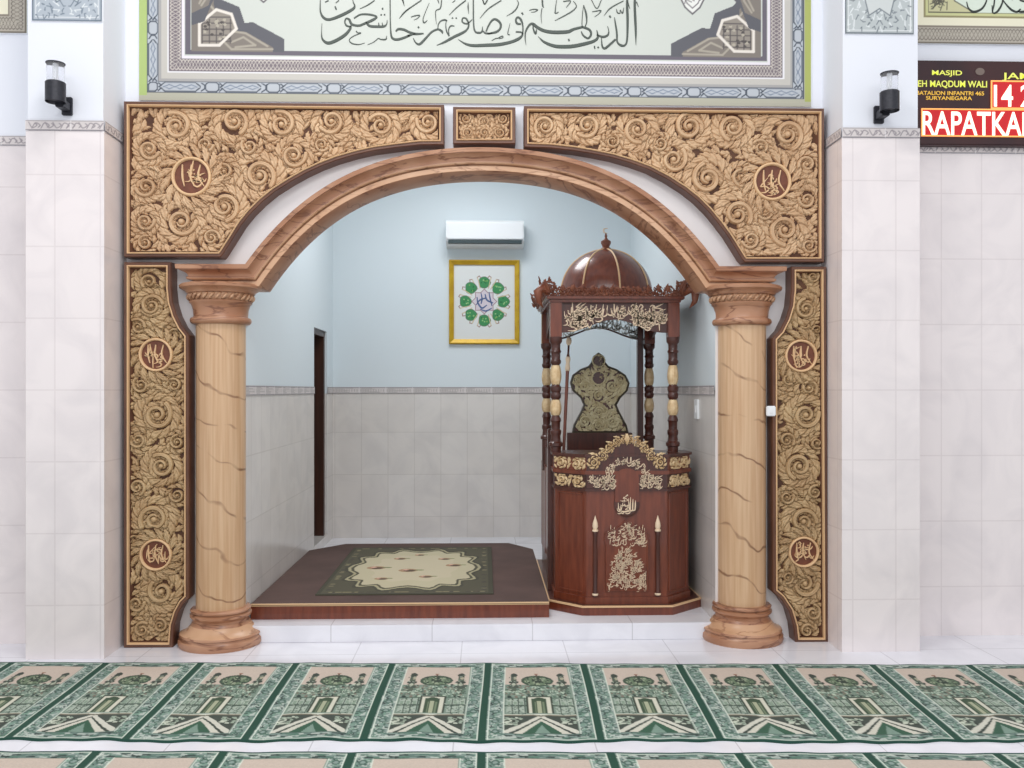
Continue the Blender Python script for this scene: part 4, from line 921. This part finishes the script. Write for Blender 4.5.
# mouldings round the front: friezes
def mould(z0, z1, pr_, name, m): MB().prism(oct_(hw+pr_, 0, by-pr_, 6.02, .18+pr_*.4), z0, z1).build(name, m, mn)
mould(.868, .882, .012, 'frieze_moulding', M['mahogd']); mould(.882, .972, .004, 'lower_frieze', M['mahogd'])
mould(.972, .995, .016, 'frieze_moulding', M['mahog']); mould(.995, 1.082, .006, 'upper_frieze', M['mahog']); mould(1.082, 1.098, .02, 'frieze_moulding', M['mahogd'])
# face frames: (origin xy, dir)
def face(ax, ay, bx, by_):
    L = math.hypot(bx-ax, by_-ay); tx, ty = (bx-ax)/L, (by_-ay)/L; nx, ny = ty, -tx
    return L, (lambda off: (lambda X, Z, H: np.stack([ax+tx*X+nx*(off+H), ay+ty*X+ny*(off+H), Z], -1))), (lambda off: (lambda x, z, d: (ax+tx*x+nx*(off+d), ay+ty*x+ny*(off+d), z)))
fcx0, fcx1 = MBX-hw+.18, MBX+hw-.18
LF, FV, FP = face(fcx0, by, fcx1, by)
LL, LV, LP = face(MBX-hw, by+.189, fcx0, by); LR, RV, RP = face(fcx1, by, MBX+hw, by+.189)
def scroll_strip(L, z0, z1, V, off, n_, name='gilded_scroll'):
    R_ = Relief([(0, z0), (L, z0), (L, z1), (0, z1)], .0028); h = z1-z0; sw = []
    for k in range(n_):
        x = L*(k+.5)/n_; q = h*.36; sw.append((x, (z0+z1)/2, q)); R_.scroll(x, (z0+z1)/2, q, 1 if k % 2 else -1, random.uniform(0, 6), .018, 7)
    R_.fill(sw, .03, .06, .014, .7, 60)
    R_.build(name, M['gilt'], mn, V(off))
scroll_strip(LL, 1.0, 1.078, LV, .006, 2); scroll_strip(LR, 1.0, 1.078, RV, .006, 2); scroll_strip(LL, .888, .966, LV, .004, 2); scroll_strip(LR, .888, .966, RV, .004, 2)
# ogee head on the front face : board with raised hump, gilded crest on it
def hump(w_, base, top, y0_, y1_, name, m, inner=None):
    pts = [(0, base)]; N = 24
    for i in range(N+1):
        u = -1+2*i/N; pts.append((LF/2+u*w_, base+(top-base)*(math.cos(u*PI)*.5+.5)**.8 if abs(u) < 1 else base))
    return pts
hp = [(fcx0, .885), (fcx1, .885), (fcx1, 1.085)]+[(MBX+.155*math.cos(a), 1.065+.105*math.sin(a)) for a in np.linspace(0, PI, 20)]+[(fcx0, 1.085)]
MB().plate(hp, by-.012, by+.02).build('head_board', M['mahogd'], mn)
R_ = Relief([(fcx0, .99), (fcx1, .99), (fcx1, 1.23), (fcx0, 1.23)], .0028)
sw = []
for sgn in (-1, 1):
    for (dx, z, q) in ((.208, 1.047, .034), (.150, 1.090, .026), (.108, 1.136, .024), (.062, 1.172, .022), (.018, 1.186, .018)):
        x = MBX+sgn*dx; sw.append((x, z, q))
        R_.leaf((x-sgn*q*.8, z+q*.2), (x+sgn*q*.9, z+q*1.7), .35*sgn, q*.42, .018, 2); R_.leaf((x+sgn*q*.5, z-q*.6), (x-sgn*q*1.6, z+q*.8), -.3*sgn, q*.36, .018, 2)
        R_.scroll(x, z, q*.8, sgn, PI/2, .022, 7)
R_.leaf((MBX, 1.16), (MBX, 1.235), 0, .014, .024, 3)
def cuth(X, Z, H): return np.where((((X-MBX)/.115)**2+((Z-1.05)/.085)**2 < 1), 0, H)
R_.build('gilded_crest', M['gilt'], mn, lambda X, Z, H: np.stack([X, by-.012-H, Z], -1), cuth)
# arch-shaped inner recess (plain) below the head
ia = [(MBX-.075, .80), (MBX+.075, .80)]+[(MBX+.075*math.cos(a), .955+.055*math.sin(a)) for a in np.linspace(0, PI, 14)]
MB().plate(ia, by-.018, by+.01).build('keyhole_board', M['mahog'], mn)
bm = bmesh.new(); f3 = lambda off: (lambda x, z, d: (x, by-off-d, z))
def arcband(x, z): return (abs(x-MBX) > .085 and .895 < z < .960) or (.10 < math.hypot((x-MBX), (z-.955)*1.15) < .135 and z > .95)
letters(bm, arcband, MBX-.23, MBX+.23, .90, 1.09, 110, .04, .006, f3(.0125)); bm_obj('frieze_lettering', bm, M['cream'], mn)
# round calligraphic medallion and framed lettering
m_ = MB(); m_.lathe((0, 0, 0), [(.080, 0), (.080, .012), (.068, .014)], 36)
cz = 1.5-(504.5-CY)*5.62/F
for v in m_.bm.verts: v.co = Vector((MBX+v.co.x, by-v.co.z, cz+v.co.y))
md = m_.build('medallion', M['mahogd'], mn)
bm = bmesh.new()
for k in range(3): pen(bm, [(MBX+.022+k*.015, cz+.045-.01*k, .004), (MBX+.02+k*.016, cz, .009), (MBX+.02+k*.015, cz-.035, .008)], 0, .006, f3(.014))
pen(bm, [(MBX-.055, cz+.01, .003), (MBX-.05, cz-.03, .009), (MBX-.02, cz-.045, .01), (MBX+.05, cz-.035, .008)], 0, .006, f3(.014))
letters(bm, lambda x, z: math.hypot(x-MBX+.01, z-cz) < .05, MBX-.055, MBX+.02, cz-.05, cz+.05, 9, .045, .006, f3(.014))
pen(bm, [(MBX-.006, cz+.05, .012), (MBX+.004, cz+.062, .008)], 0, .006, f3(.014)); bm_obj('calligraphy', bm, M['cream'], md)
def yz(py): return 1.5-(py-CY)*5.60/F
x0_, x1_ = MBX-.135, MBX+.135
pan = ccw([(x0_, yz(592)), (x1_, yz(592)), (x1_, yz(545)), (x1_+.01, yz(540)), (x1_, yz(533)), (MBX+.06, yz(528)), (MBX, yz(520)), (MBX-.06, yz(528)), (x0_, yz(533)), (x0_-.01, yz(540)), (x0_, yz(545))])
pb = MB().plate(pan, by-.010, by).build('lettered_panel', M['mahog'], mn)
moulding(pan, [(0, by-.008), (.002, by-.016), (.008, by-.016), (.010, by-.009)], 'panel_moulding', M['mahog'], pb)
bm = bmesh.new()
letters(bm, lambda x, z: z < yz(527)+(.03 if abs(x-MBX) < .03 else 0)-abs(x-MBX)*.06, x0_+.02, x1_-.02, yz(545), yz(522), 64, .032, .006, f3(.010))
letters(bm, lambda x, z: abs(x-MBX) < .115*(1-max(0, (z-yz(568))/(yz(547)-yz(568)))*.75), x0_+.018, x1_-.018, yz(590), yz(548), 190, .029, .006, f3(.010))
bm_obj('lettering', bm, M['cream'], pb)
for px in (595, 657.5):     # small attached half columns with cream bud finials
    x = P(px, 560, by)[0]; zb, zt = yz(597), yz(530)
    o = MB().lathe((x, by-.010, 0), [(.0, zb), (.016, zb), (.018, zb+.02), (.013, zb+.04), (.015, zb+.2), (.012, zt-.05), (.016, zt-.02), (.012, zt)], 16).build('half_column', M['mahogd'], mn, smooth=True)
    MB().lathe((x, by-.010, 0), [(.012, zt), (.018, zt+.02), (.016, zt+.04), (.006, zt+.07), (.0008, zt+.088)], 16).build('bud_finial', M['cream'], o, smooth=True)
    MB().lathe((x, by-.010, 0), [(.018, zt-.012), (.020, zt-.006), (.018, zt)], 16).build('collar', M['cream'], o, smooth=True)
    MB().lathe((x, by-.010, 0), [(.017, zb+.006), (.020, zb+.014), (.017, zb+.022)], 16).build('collar', M['cream'], o, smooth=True)
# plain raised frame of the corner panels
for V_, L_ in ((LP, LL), (RP, LR)):
    bm = bmesh.new(); f_ = V_(0)
    for (a, b_) in (((.03, .23), (.03, .85)), ((L_-.03, .23), (L_-.03, .85)), ((.03, .23), (L_-.03, .23)), ((.03, .85), (L_-.03, .85))):
        pen(bm, [(a[0], a[1], .012), ((a[0]+b_[0])/2, (a[1]+b_[1])/2, .012), (b_[0], b_[1], .012)], 0, .006, f_)
    bm_obj('corner_panel_moulding', bm, M['mahog'], mn)
# canopy posts
CFY, CBY = 5.87, 6.72; cxl, cxr = .468, 1.238
def post(x, y):
    c = (x, y, 0); z0_ = 1.098 if y < 6 else .9
    pro = [(.034, z0_), (.036, 1.13), (.046, 1.135), (.046, 1.155), (.034, 1.165), (.030, 1.20), (.036, 1.215), (.036, 1.235), (.028, 1.245), (.030, 1.29), (.036, 1.30), (.030, 1.32), (.022, 1.335),
           (.022, 1.435), (.034, 1.45), (.036, 1.47), (.030, 1.485), (.036, 1.50), (.036, 1.52), (.024, 1.535), (.022, 1.66), (.034, 1.675), (.036, 1.69), (.030, 1.70), (.030, 1.74), (.037, 1.75), (.030, 1.765), (.031, 1.80), (.042, 1.815), (.044, 1.845)]
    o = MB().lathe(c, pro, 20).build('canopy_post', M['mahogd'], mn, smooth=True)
    for (za, zb) in ((1.335, 1.437), (1.535, 1.662)):
        L = zb-za; mb = MB(); seg = 24; rings = []
        for k in range(13):
            t_ = k/12; rr = .024+.012*math.sin(PI*t_)**.8*(1.1-.4*t_)
            rings.append([mb.bm.verts.new((x+(rr+.0025*math.cos(8*2*PI*i/seg))*math.cos(2*PI*i/seg), y+(rr+.0025*math.cos(8*2*PI*i/seg))*math.sin(2*PI*i/seg), za+L*t_)) for i in range(seg)])
        for a, b_ in zip(rings, rings[1:]):
            for i in range(seg): mb.bm.faces.new((a[i], a[(i+1) % seg], b_[(i+1) % seg], b_[i]))
        mb.build('gilded_vase', M['gilt'], o, smooth='all')
    MB().box(x-.038, x+.038, y-.038, y+.038, 1.845, 2.07, .003).build('post_block', M['mahog'], o)
    return o
for y in (CFY, CBY):
    for x in (cxl, cxr): post(x, y)
# beams and cornice
mb = MB(); e = .045
mb.box(cxl-e, cxr+e, CFY-e, CBY+e, 2.07, 2.088, .004); mb.box(cxl-e-.02, cxr+e+.02, CFY-e-.02, CBY+e+.02, 2.088, 2.112, .006); mb.build('cornice', M['mahog'], mn)
# fretwork boards under the beams, front and back with arched lower edges, sides too
def zlow(u): return 1.875+.085*(math.cos(u*PI)*.5+.5)**1.2-.0*abs(u)
def fret(y, name, m_board, letters_m, n_, openwork):
    xa, xb = cxl+.038, cxr-.038; N = 28; low = [(xa+(xb-xa)*i/N, zlow(-1+2*i/N)) for i in range(N+1)]
    if not openwork:
        b_ = MB(); 
        for p, q in zip(low, low[1:]): b_.plate([p, q, (q[0], 2.07), (p[0], 2.07)], y-.008, y+.008)
        bmesh.ops.remove_doubles(b_.bm, verts=b_.bm.verts, dist=1e-5)
        o = b_.build(name, m_board, mn)
    else:
        bm = bmesh.new(); pen(bm, [(p[0], p[1]+.006, .014) for p in low[::2]], y+.008, .016); o = bm_obj(name, bm, M['mahogd'], mn)
    bm = bmesh.new()
    letters(bm, lambda x, z: z > zlow(-1+2*(x-xa)/(xb-xa))+.035, xa+.03, xb-.03, 1.88, 2.045, n_, .072, .008, lambda x, z, d: (x, y-.008-d, z))
    bm_obj('fret_lettering', bm, letters_m, o)
    return o
fret(CFY, 'front_fret_board', M['mahogd'], M['cream'], 105, False); fret(CBY, 'back_fret_board', M['mahogd'], mat('pale_fretwork', (206, 210, 204), .5), 80, True)
for x in (cxl, cxr):
    b_ = MB(); N = 20
    for i in range(N):
        ya, yb = CFY+.038+(CBY-CFY-.076)*i/N, CFY+.038+(CBY-CFY-.076)*(i+1)/N; za, zb = zlow(-1+2*i/N), zlow(-1+2*(i+1)/N)
        vs = [b_.bm.verts.new(p) for p in ((x-.008, ya, za), (x-.008, yb, zb), (x-.008, yb, 2.07), (x-.008, ya, 2.07), (x+.008, ya, za), (x+.008, yb, zb), (x+.008, yb, 2.07), (x+.008, ya, 2.07))]
        for q in ((0, 1, 2, 3), (7, 6, 5, 4), (0, 4, 5, 1), (3, 2, 6, 7)): b_.bm.faces.new([vs[j] for j in q])
    b_.build('side_fret_board', M['mahogd'], mn)
# crest leaning outward on the cornice
def crest(ax, ay, bx, by_, hh=.07, lean=.45, ends=1.9):
    L, V, Pp = face(ax, ay, bx, by_); c_, s_ = math.cos(lean), math.sin(lean)
    R_ = Relief([(-.05, 0), (L+.05, 0), (L+.05, hh*ends), (-.05, hh*ends)], .0032)
    n_ = int(L/.06)
    for k in range(n_):
        x = L*(k+.5)/n_; R_.scroll(x, hh*.42, hh*.36, 1 if x < L/2 else -1, 0, .014, 8)
        R_.leaf((x, hh*.4), (x+.015*(1 if x < L/2 else -1), hh*random.uniform(.95, 1.15)), .2, hh*.2, .014, 3)
    for x, sg_ in ((0.015, -1), (L-.015, 1)):
        R_.scroll(x, hh*.85, hh*.4, sg_, 0, .016, 9); R_.leaf((x, hh*.3), (x+sg_*.03, hh*1.6), .3, .022, .016, 4)
    R_.fill([], .03, .05, .012, .55, 120); R_.H[R_.Z > hh*(.95+.25*np.sin(R_.X*90))*np.where((R_.X < .06) | (R_.X > L-.06), 2.2, 1)] = 0
    R_.band(np.stack([np.linspace(0, L, 60), np.full(60, .008)], -1), np.full(60, .009), .014)
    dx, dy = (bx-ax)/L, (by_-ay)/L; nx, ny = dy, -dx
    def to3(X, Z, H):
        o_ = Z*s_+H*c_; return np.stack([ax+dx*X+nx*o_, ay+dy*X+ny*o_, 2.112+Z*c_-H*s_], -1)
    def back(X, Z, H): return to3(X, Z, -.002+0*H)
    o = R_.build('crest_carving', M['mahogc'], mn, to3); return o
M['mahogc'] = mat('carved_mahogany', (140, 82, 56), .4, 0, (108, 56, 38), 14)
q = e+.015
crest(cxl-q, CFY-q, cxr+q, CFY-q); crest(cxr+q, CFY-q, cxr+q, CBY+q); crest(cxr+q, CBY+q, cxl-q, CBY+q); crest(cxl-q, CBY+q, cxl-q, CFY-q)
# corner leaf at the front left, turned outward
for sx in (-1, 1):
    x_ = CXn+sx*(cxr-cxl+2*q)/2
    mb = MB(); mb.tube([(x_, CFY-q, 2.12), (x_+sx*.04, CFY-q-.03, 2.16), (x_+sx*.065, CFY-q-.04, 2.13), (x_+sx*.06, CFY-q-.035, 2.07), (x_+sx*.03, CFY-q-.02, 2.03)], [.012, .03, .03, .018, .003], 10)
    mb.build('corner_leaf', M['mahogc'], mn, smooth='all')
# dome on drum
dc = (CXn, 6.295, 0); dr = .325
MB().lathe(dc, [(dr+.01, 2.112), (dr+.01, 2.16), (dr-.005, 2.165)], 48).build('dome_drum', M['mahog'], mn, smooth=True)
def dpf(t): return (dr*math.cos(t*PI/2)**.85*(1-.04*t)+.0, 2.165+.305*math.sin(t*PI/2)+.02*t**6)
dome_prof = [dpf(k/24) for k in range(24)]+[(.012, 2.489)]
dm = MB().lathe(dc, dome_prof, 64).build('dome', M['mahog'], mn, smooth=True)
for k in range(8):
    a = -PI/2+math.radians(9)+k*PI/4
    MB().tube([(dc[0]+(r_+.001)*math.cos(a), dc[1]+(r_+.001)*math.sin(a), z_) for r_, z_ in dome_prof[:-1]], .0065, 6).build('dome_rib', M['bead'], dm, smooth='all')
MB().lathe((dc[0], dc[1], 0), [(.0, 2.475), (.034, 2.48), (.036, 2.492), (.024, 2.502), (.026, 2.51), (.036, 2.53), (.034, 2.545), (.016, 2.556), (.008, 2.57), (.010, 2.58), (.004, 2.60)], 20).build('finial', M['mahogc'], mn, smooth=True)
bm = bmesh.new(); pen(bm, [(dc[0]+.014, 2.635, .004), (dc[0]-.014, 2.63, .010), (dc[0]-.012, 2.607, .010), (dc[0]+.010, 2.60, .004)], dc[1]+.003, .006); bm_obj('crescent', bm, M['cream'], mn)
# carved seat back inside the canopy
SBY = 6.62
sbp = [(571.5, 433), (628, 433), (626, 425), (619, 412), (616, 405), (620, 398), (627, 391), (629, 383), (625, 375), (616, 369), (608, 366), (604.5, 362), (603, 356), (598, 352.5), (593, 356), (591, 362), (588, 366), (580, 369), (572, 375), (569.5, 383), (572, 391), (580, 398), (583, 405), (580, 412), (573, 425)]
sb = ccw([XZ(a+.5, b_, SBY) for a, b_ in sbp])
bk = MB().plate(sb, SBY, SBY+.03).build('seat_back', M['mahogd'], mn)
moulding(sb, [(0, SBY+.002), (.0, SBY-.012), (.010, SBY-.014), (.014, SBY)], 'seat_back_edge', mat('dark_edge', (66, 58, 44), .4), bk)
R_ = Relief(offset(sb, .012), .003); sw = []
for (a, b_, q_) in ((585, 386, 7), (612, 386, 7), (585, 422, 7), (612, 422, 7), (598.5, 396, 6), (598.5, 412, 6), (598.5, 426, 5), (578, 380, 4), (620, 380, 4)):
    c = XZ(a, b_, SBY); sw.append((c[0], c[1], q_*SBY/F)); R_.scroll(c[0], c[1], q_*SBY/F, 1 if a < 599 else -1, 0, .016, 9)
R_.fill(sw, .03, .06, .014, .9, 260)
M['oldgold2'] = mat('pale_ring_gold', (206, 194, 156), .5)
for (a, b_, q_) in ((598.5, 361, 6.5), (598.5, 378, 7)):
    c = XZ(a, b_, SBY); MB().ring(c, q_*SBY/F*.95, .011, SBY, SBY-.022).build('seat_back_ring', M['oldgold2'], bk, smooth='all'); th_ = np.linspace(0, 2*PI, 40); R_.H[((R_.X-c[0])**2+(R_.Z-c[1])**2) < (q_*SBY/F)**2] = .0
    R_.band(np.stack([c[0]+q_*SBY/F*.85*np.cos(th_), c[1]+q_*SBY/F*.85*np.sin(th_)], -1), np.full(40, .008), .02); 
    for k in range(5): R_.leaf((c[0]+random.uniform(-.02, .02), c[1]+.025), (c[0]+random.uniform(-.02, .02), c[1]-.025), .3, .006, .012, 1)
M['oldgold'] = mat('aged_pale_gold', (212, 202, 166), .5, 0, (184, 168, 128), 25)
R_.build('seat_back_carving', M['oldgold'], bk, flat_to3(SBY-.001))
xa, xb = P(567, 440, SBY)[0], P(632, 440, SBY)[0]
MB().box(xa, xb, SBY-.02, SBY+.05, .9, 1.185, .004).build('seat_board', M['mahogd'], mn)
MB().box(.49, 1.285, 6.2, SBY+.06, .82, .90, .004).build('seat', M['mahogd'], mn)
MB().box(1.148, 1.192, 6.70, 6.76, .9, 2.07, .004).build('rear_jamb', M['mahogd'], mn)
# staff leaning inside the pulpit
sa, sb_ = P(563.5, 455, 6.12), P(569, 338, 6.2)
stf = thing('preacher_staff', 'thin dark staff with pale knob leaning inside the pulpit canopy', 'staff', (sa[0], sa[1], 1.0))
A_, B_ = Vector(sa), Vector(sb_); A_ = A_+(A_-B_)*.02
lp = lambda t_: tuple(A_+(B_-A_)*t_)
MB().tube([lp(-.12), lp(.3), lp(.72)], [.011, .011, .012], 12).build('shaft', M['mahog'], stf, smooth=True)
MB().tube([lp(.72), lp(.74), lp(.76), lp(.79), lp(.82), lp(.84)], [.013, .018, .016, .013, .018, .014], 12).build('grip', M['cream'], stf, smooth='all')
MB().tube([lp(.84), lp(.87), lp(.94)], [.012, .007, .007], 12).build('neck', M['mahogd'], stf, smooth='all')
MB().tube([lp(.935), lp(.95), lp(.975), lp(1.0), lp(1.01)], [.006, .016, .020, .015, .004], 12).build('knob', M['cream'], stf, smooth='all')
# ================================================================== CARPET ROLLS
def rug_tile():
    NU, NV = 104, 212; U, V = np.meshgrid((np.arange(NU)+.5)/NU, (np.arange(NV)+.5)/NV)
    r = Ras(0, 1, 0, 1, 1/211., (140, 166, 152)); rs = random.Random(9)
    # work in (u, v) with v = 0 at the far edge
    G1, G2, DK, LTc, CRM = (92, 116, 106), (132, 150, 142), (42, 56, 52), (184, 192, 182), (196, 180, 166)
    r.rect(0, 1, 0, 1, (124, 142, 134))
    for k in range(420):       # foliage scrolls of the side borders
        u = rs.choice((rs.uniform(.05, .165), rs.uniform(.84, .955))); v = rs.uniform(.02, .98); a = rs.uniform(0, 6.28)
        r.line([(u, v), (u+.03*math.cos(a), v+.02*math.sin(a)), (u+.045*math.cos(a+.8), v+.03*math.sin(a+.8))], .009, rs.choice((G1, DK, LTc, (84, 116, 100), (118, 150, 132), LTc)))
    for k in range(110):
        u = rs.uniform(.05, .95); v = rs.choice((rs.uniform(.022, .06), rs.uniform(.93, .975))); a = rs.uniform(-.6, .6)
        r.line([(u, v), (u+.04*math.cos(a), v+.012*math.sin(a)), (u+.06, v)], .011, rs.choice((DK, G1, LTc, (84, 116, 100))))
    for v in np.arange(.1, .95, .115):
        for u in (.108, .9): r.ell(u, v, .035, .022, (72, 98, 86)); r.ell(u, v, .02, .012, G2)
    x0, x1, y0, y1 = .185, .822, .07, .922
    r.rect(x0-.012, x1+.012, y0-.006, y1+.006, (70, 92, 80)); r.rect(x0, x1, y0, y1, (138, 154, 142))
    r.rect(x0, x1, y0, .36, CRM)
    r.rect(x0, x1, .335, .72, (122, 140, 126))
    for k in range(240):
        u = rs.uniform(x0+.01, x1-.01); v = rs.uniform(.33, .5); r.ell(u, v, rs.uniform(.006, .02), rs.uniform(.005, .014), rs.choice((DK, (92, 116, 98), (176, 190, 170), (120, 110, 96))))
    # dome
    r.ell(.505, .275, .155, .078, (62, 80, 64)); r.ell(.505, .275, .13, .06, (104, 122, 96)); r.ell(.505, .262, .05, .05, (54, 66, 54))
    for k in range(60): r.ell(.505+rs.uniform(-.12, .12), .275+rs.uniform(-.05, .05), .010, .008, rs.choice(((48, 62, 52), (150, 160, 134))))
    r.rect(.49, .51, .17, .21, (96, 80, 68)); r.ell(.5, .175, .02, .008, (150, 110, 90))
    for u in (.272, .742):     # towers
        r.rect(u-.028, u+.028, .2, .42, (84, 94, 80)); r.ell(u, .195, .034, .03, (58, 66, 58)); r.ell(u, .30, .05, .02, (54, 62, 54)); r.ell(u+.01, .24, .018, .02, (168, 162, 140)); r.rect(u-.045, u+.045, .35, .38, (70, 80, 70)); r.ell(u, .33, .02, .02, (176, 180, 160))
    # arcades
    for u in (.225, .285, .345, .665, .725, .785):
        r.rect(u-.024, u+.024, .52, .69, (160, 172, 158)); r.rect(u-.016, u+.016, .55, .60, (132, 150, 132)); r.rect(u+.024, u+.033, .5, .71, (58, 72, 62)); 
    r.rect(x0, x1, .595, .612, (74, 90, 78)); r.rect(x0, x1, .505, .515, (78, 96, 82))
    # gate
    r.rect(.385, .625, .49, .70, (60, 70, 58)); r.rect(.408, .602, .50, .70, (204, 202, 184)); r.rect(.44, .572, .52, .70, (60, 78, 58)); r.ell(.505, .535, .055, .03, (60, 78, 58)); r.rect(.485, .525, .55, .70, (164, 168, 140)); r.rect(.46, .475, .56, .7, (112, 126, 100)); r.rect(.535, .55, .56, .7, (112, 126, 100))
    # foreground
    r.rect(x0, x1, .715, y1, (64, 72, 64)); r.rect(x0, x1, .708, .722, (208, 210, 194))
    for k in range(70): r.ell(rs.choice((rs.uniform(x0+.01, .33), rs.uniform(.68, x1-.01))), rs.uniform(.75, .83), rs.uniform(.01, .03), .008, rs.choice(((150, 164, 146), (190, 196, 178), (58, 64, 56))))
    r.poly([(.505, .722), (x0, .895), (x0, y1), (x1, y1), (x1, .895)], (202, 200, 186)); r.poly([(.505, .752), (x0+.03, y1), (x1-.03, y1)], (56, 66, 58)); r.poly([(.505, .765), (.255, y1), (.755, y1)], (202, 199, 184)); r.poly([(.505, .79), (.335, y1), (.675, y1)], (52, 88, 68)); r.poly([(.505, .83), (.44, y1), (.57, y1)], (120, 144, 130))
    r.line([(x0, .722), (.44, .722), (.505, .735), (.57, .722), (x1, .722)], .012, (120, 112, 96))
    for k in range(420):
        u = rs.uniform(x0+.01, x1-.01); v = rs.uniform(.2, .71)
        if v < .36 and abs(u-.505) < .2: continue
        if v > .49 and abs(u-.505) < .13 or (v < .33 and min(abs(u-.272), abs(u-.742)) > .05): continue
        r.line([(u, v), (u+rs.uniform(-.02, .02), v+rs.uniform(-.012, .012))], .007, rs.choice(((54, 70, 60), (176, 186, 168), (96, 112, 98))))
    for u in (x0-.008, x1+.008): r.line([(u, y0), (u, y1)], .010, (222, 226, 212))
    for u in (.045, .958): r.line([(u, .015), (u, .985)], .009, (214, 222, 208))
    r.line([(.045, .018), (.958, .018)], .008, (190, 200, 186)); r.line([(.045, .982), (.958, .982)], .008, (190, 200, 186))
    r.rect(0, .036, 0, 1, (30, 70, 55)); r.rect(.966, 1, 0, 1, (30, 70, 55)); r.rect(0, 1, 0, .013, (30, 70, 62)); r.rect(0, 1, .987, 1, (24, 66, 54))
    return r
TILE = rug_tile().img
def carpet(label, backs, fronts, k0, k1, yb, yf, length=None, seed=1):
    """backs/fronts: pixel x of divider lines; k0..k1 extrapolated range"""
    n_ = len(backs); B_ = np.array([G(backs[i], yb(backs[i]))[:2] for i in range(n_)]); 
    ks = np.arange(n_); fb = [np.polyfit(ks, B_[:, j], 1) for j in (0, 1)]
    if fronts is not None:
        Fp = np.array([G(fronts[i], yf(fronts[i]))[:2] for i in range(n_)]); ff = [np.polyfit(ks, Fp[:, j], 1) for j in (0, 1)]
    else: ff = [fb[0].copy(), fb[1].copy()]; ff[1][1] -= length
    NU, NV = 104, 214; K = np.linspace(k0, k1, (k1-k0)*NU+1); V = np.linspace(0, 1, NV); KK, VV = np.meshgrid(K, V)
    bx = np.polyval(fb[0], KK); by_ = np.polyval(fb[1], KK); fx = np.polyval(ff[0], KK); fy = np.polyval(ff[1], KK)
    wav = .006*np.sin(KK*2.3+seed)+.004*np.sin(KK*7.1+1+seed)+.003*np.sin(KK*17)
    X = bx+(fx-bx)*VV+.003*np.sin(KK*5+VV*4); Y = by_+(fy-by_)*VV+wav*(VV*1.6-.6*(1-VV))
    ui = np.clip(((KK-np.floor(KK))*211).astype(int), 0, 211); vi = np.clip((VV*211).astype(int), 0, 211)
    img = TILE[vi, ui].copy(); img = img*(1+.05*(rng.random(img.shape[:2])-.5))[..., None]
    Z = .008+.0016*np.sin(KK*9+VV*3)*np.sin(VV*11+KK)+.004*np.clip(np.abs(VV-.5)*2-.97, 0, 1)*0
    edge = (VV <= 0) | (VV >= 1); Z = np.where(edge, .0005, Z)
    o = gridmesh('prayer_carpet', np.stack([X, Y, Z], -1), img, M['carpet'], None)
    return tag(o, label, 'carpet', 'green prayer carpet rolls')
carpet('green prayer carpet roll woven with mosque scenes, nearest the arch', [105, 203, 299, 392.6, 488, 583.2, 678, 773.7, 871], [4, 125, 244, 363, 482, 602, 721, 840, 961], -3, 12,
       lambda x: 663.8+max(0, (x-400))*.004, lambda x: 741.5+.0015*x)
carpet('green prayer carpet roll cut off by the bottom edge of the view', [97.7, 224.6, 353.5, 480.9, 611, 737, 865, 994], None, -3, 11, lambda x: 752.3+.002*x, None, 1.07, 4)
# ================================================================== LIGHT
w = bpy.data.worlds.new('world'); SC.world = w; w.use_nodes = True; bg = w.node_tree.nodes['Background']
bg.inputs['Color'].default_value = (.93, .96, 1, 1); bg.inputs['Strength'].default_value = .80
def area(name, loc, rot, sx, sy_, p, col=(1, 1, 1)):
    l = bpy.data.lights.new(name, 'AREA'); l.shape = 'RECTANGLE'; l.size = sx; l.size_y = sy_; l.energy = p; l.color = col
    o = bpy.data.objects.new(name, l); COL.objects.link(o); o.location = loc; o.rotation_euler = rot; return o
area('hall_daylight', (0, -1.5, 4.6), (math.radians(50), 0, 0), 6, 1.6, 110, (1, .99, .98))
area('ceiling_lamp_hall', (-.5, 3.0, 5.4), (math.radians(10), 0, 0), 1.2, 1.2, 60, (1, .98, .96))
area('niche_fill_light', (-.2, 7.0, 3.75), (0, 0, 0), 1.0, 1.0, 34, (.97, .98, 1))  # unseen fill light, added under the niche ceiling to brighten the interior
SC.view_settings.view_transform = 'Standard'; SC.view_settings.look = 'None'; SC.view_settings.exposure = .12; SC.view_settings.gamma = 1
SC.view_settings.use_curve_mapping = False
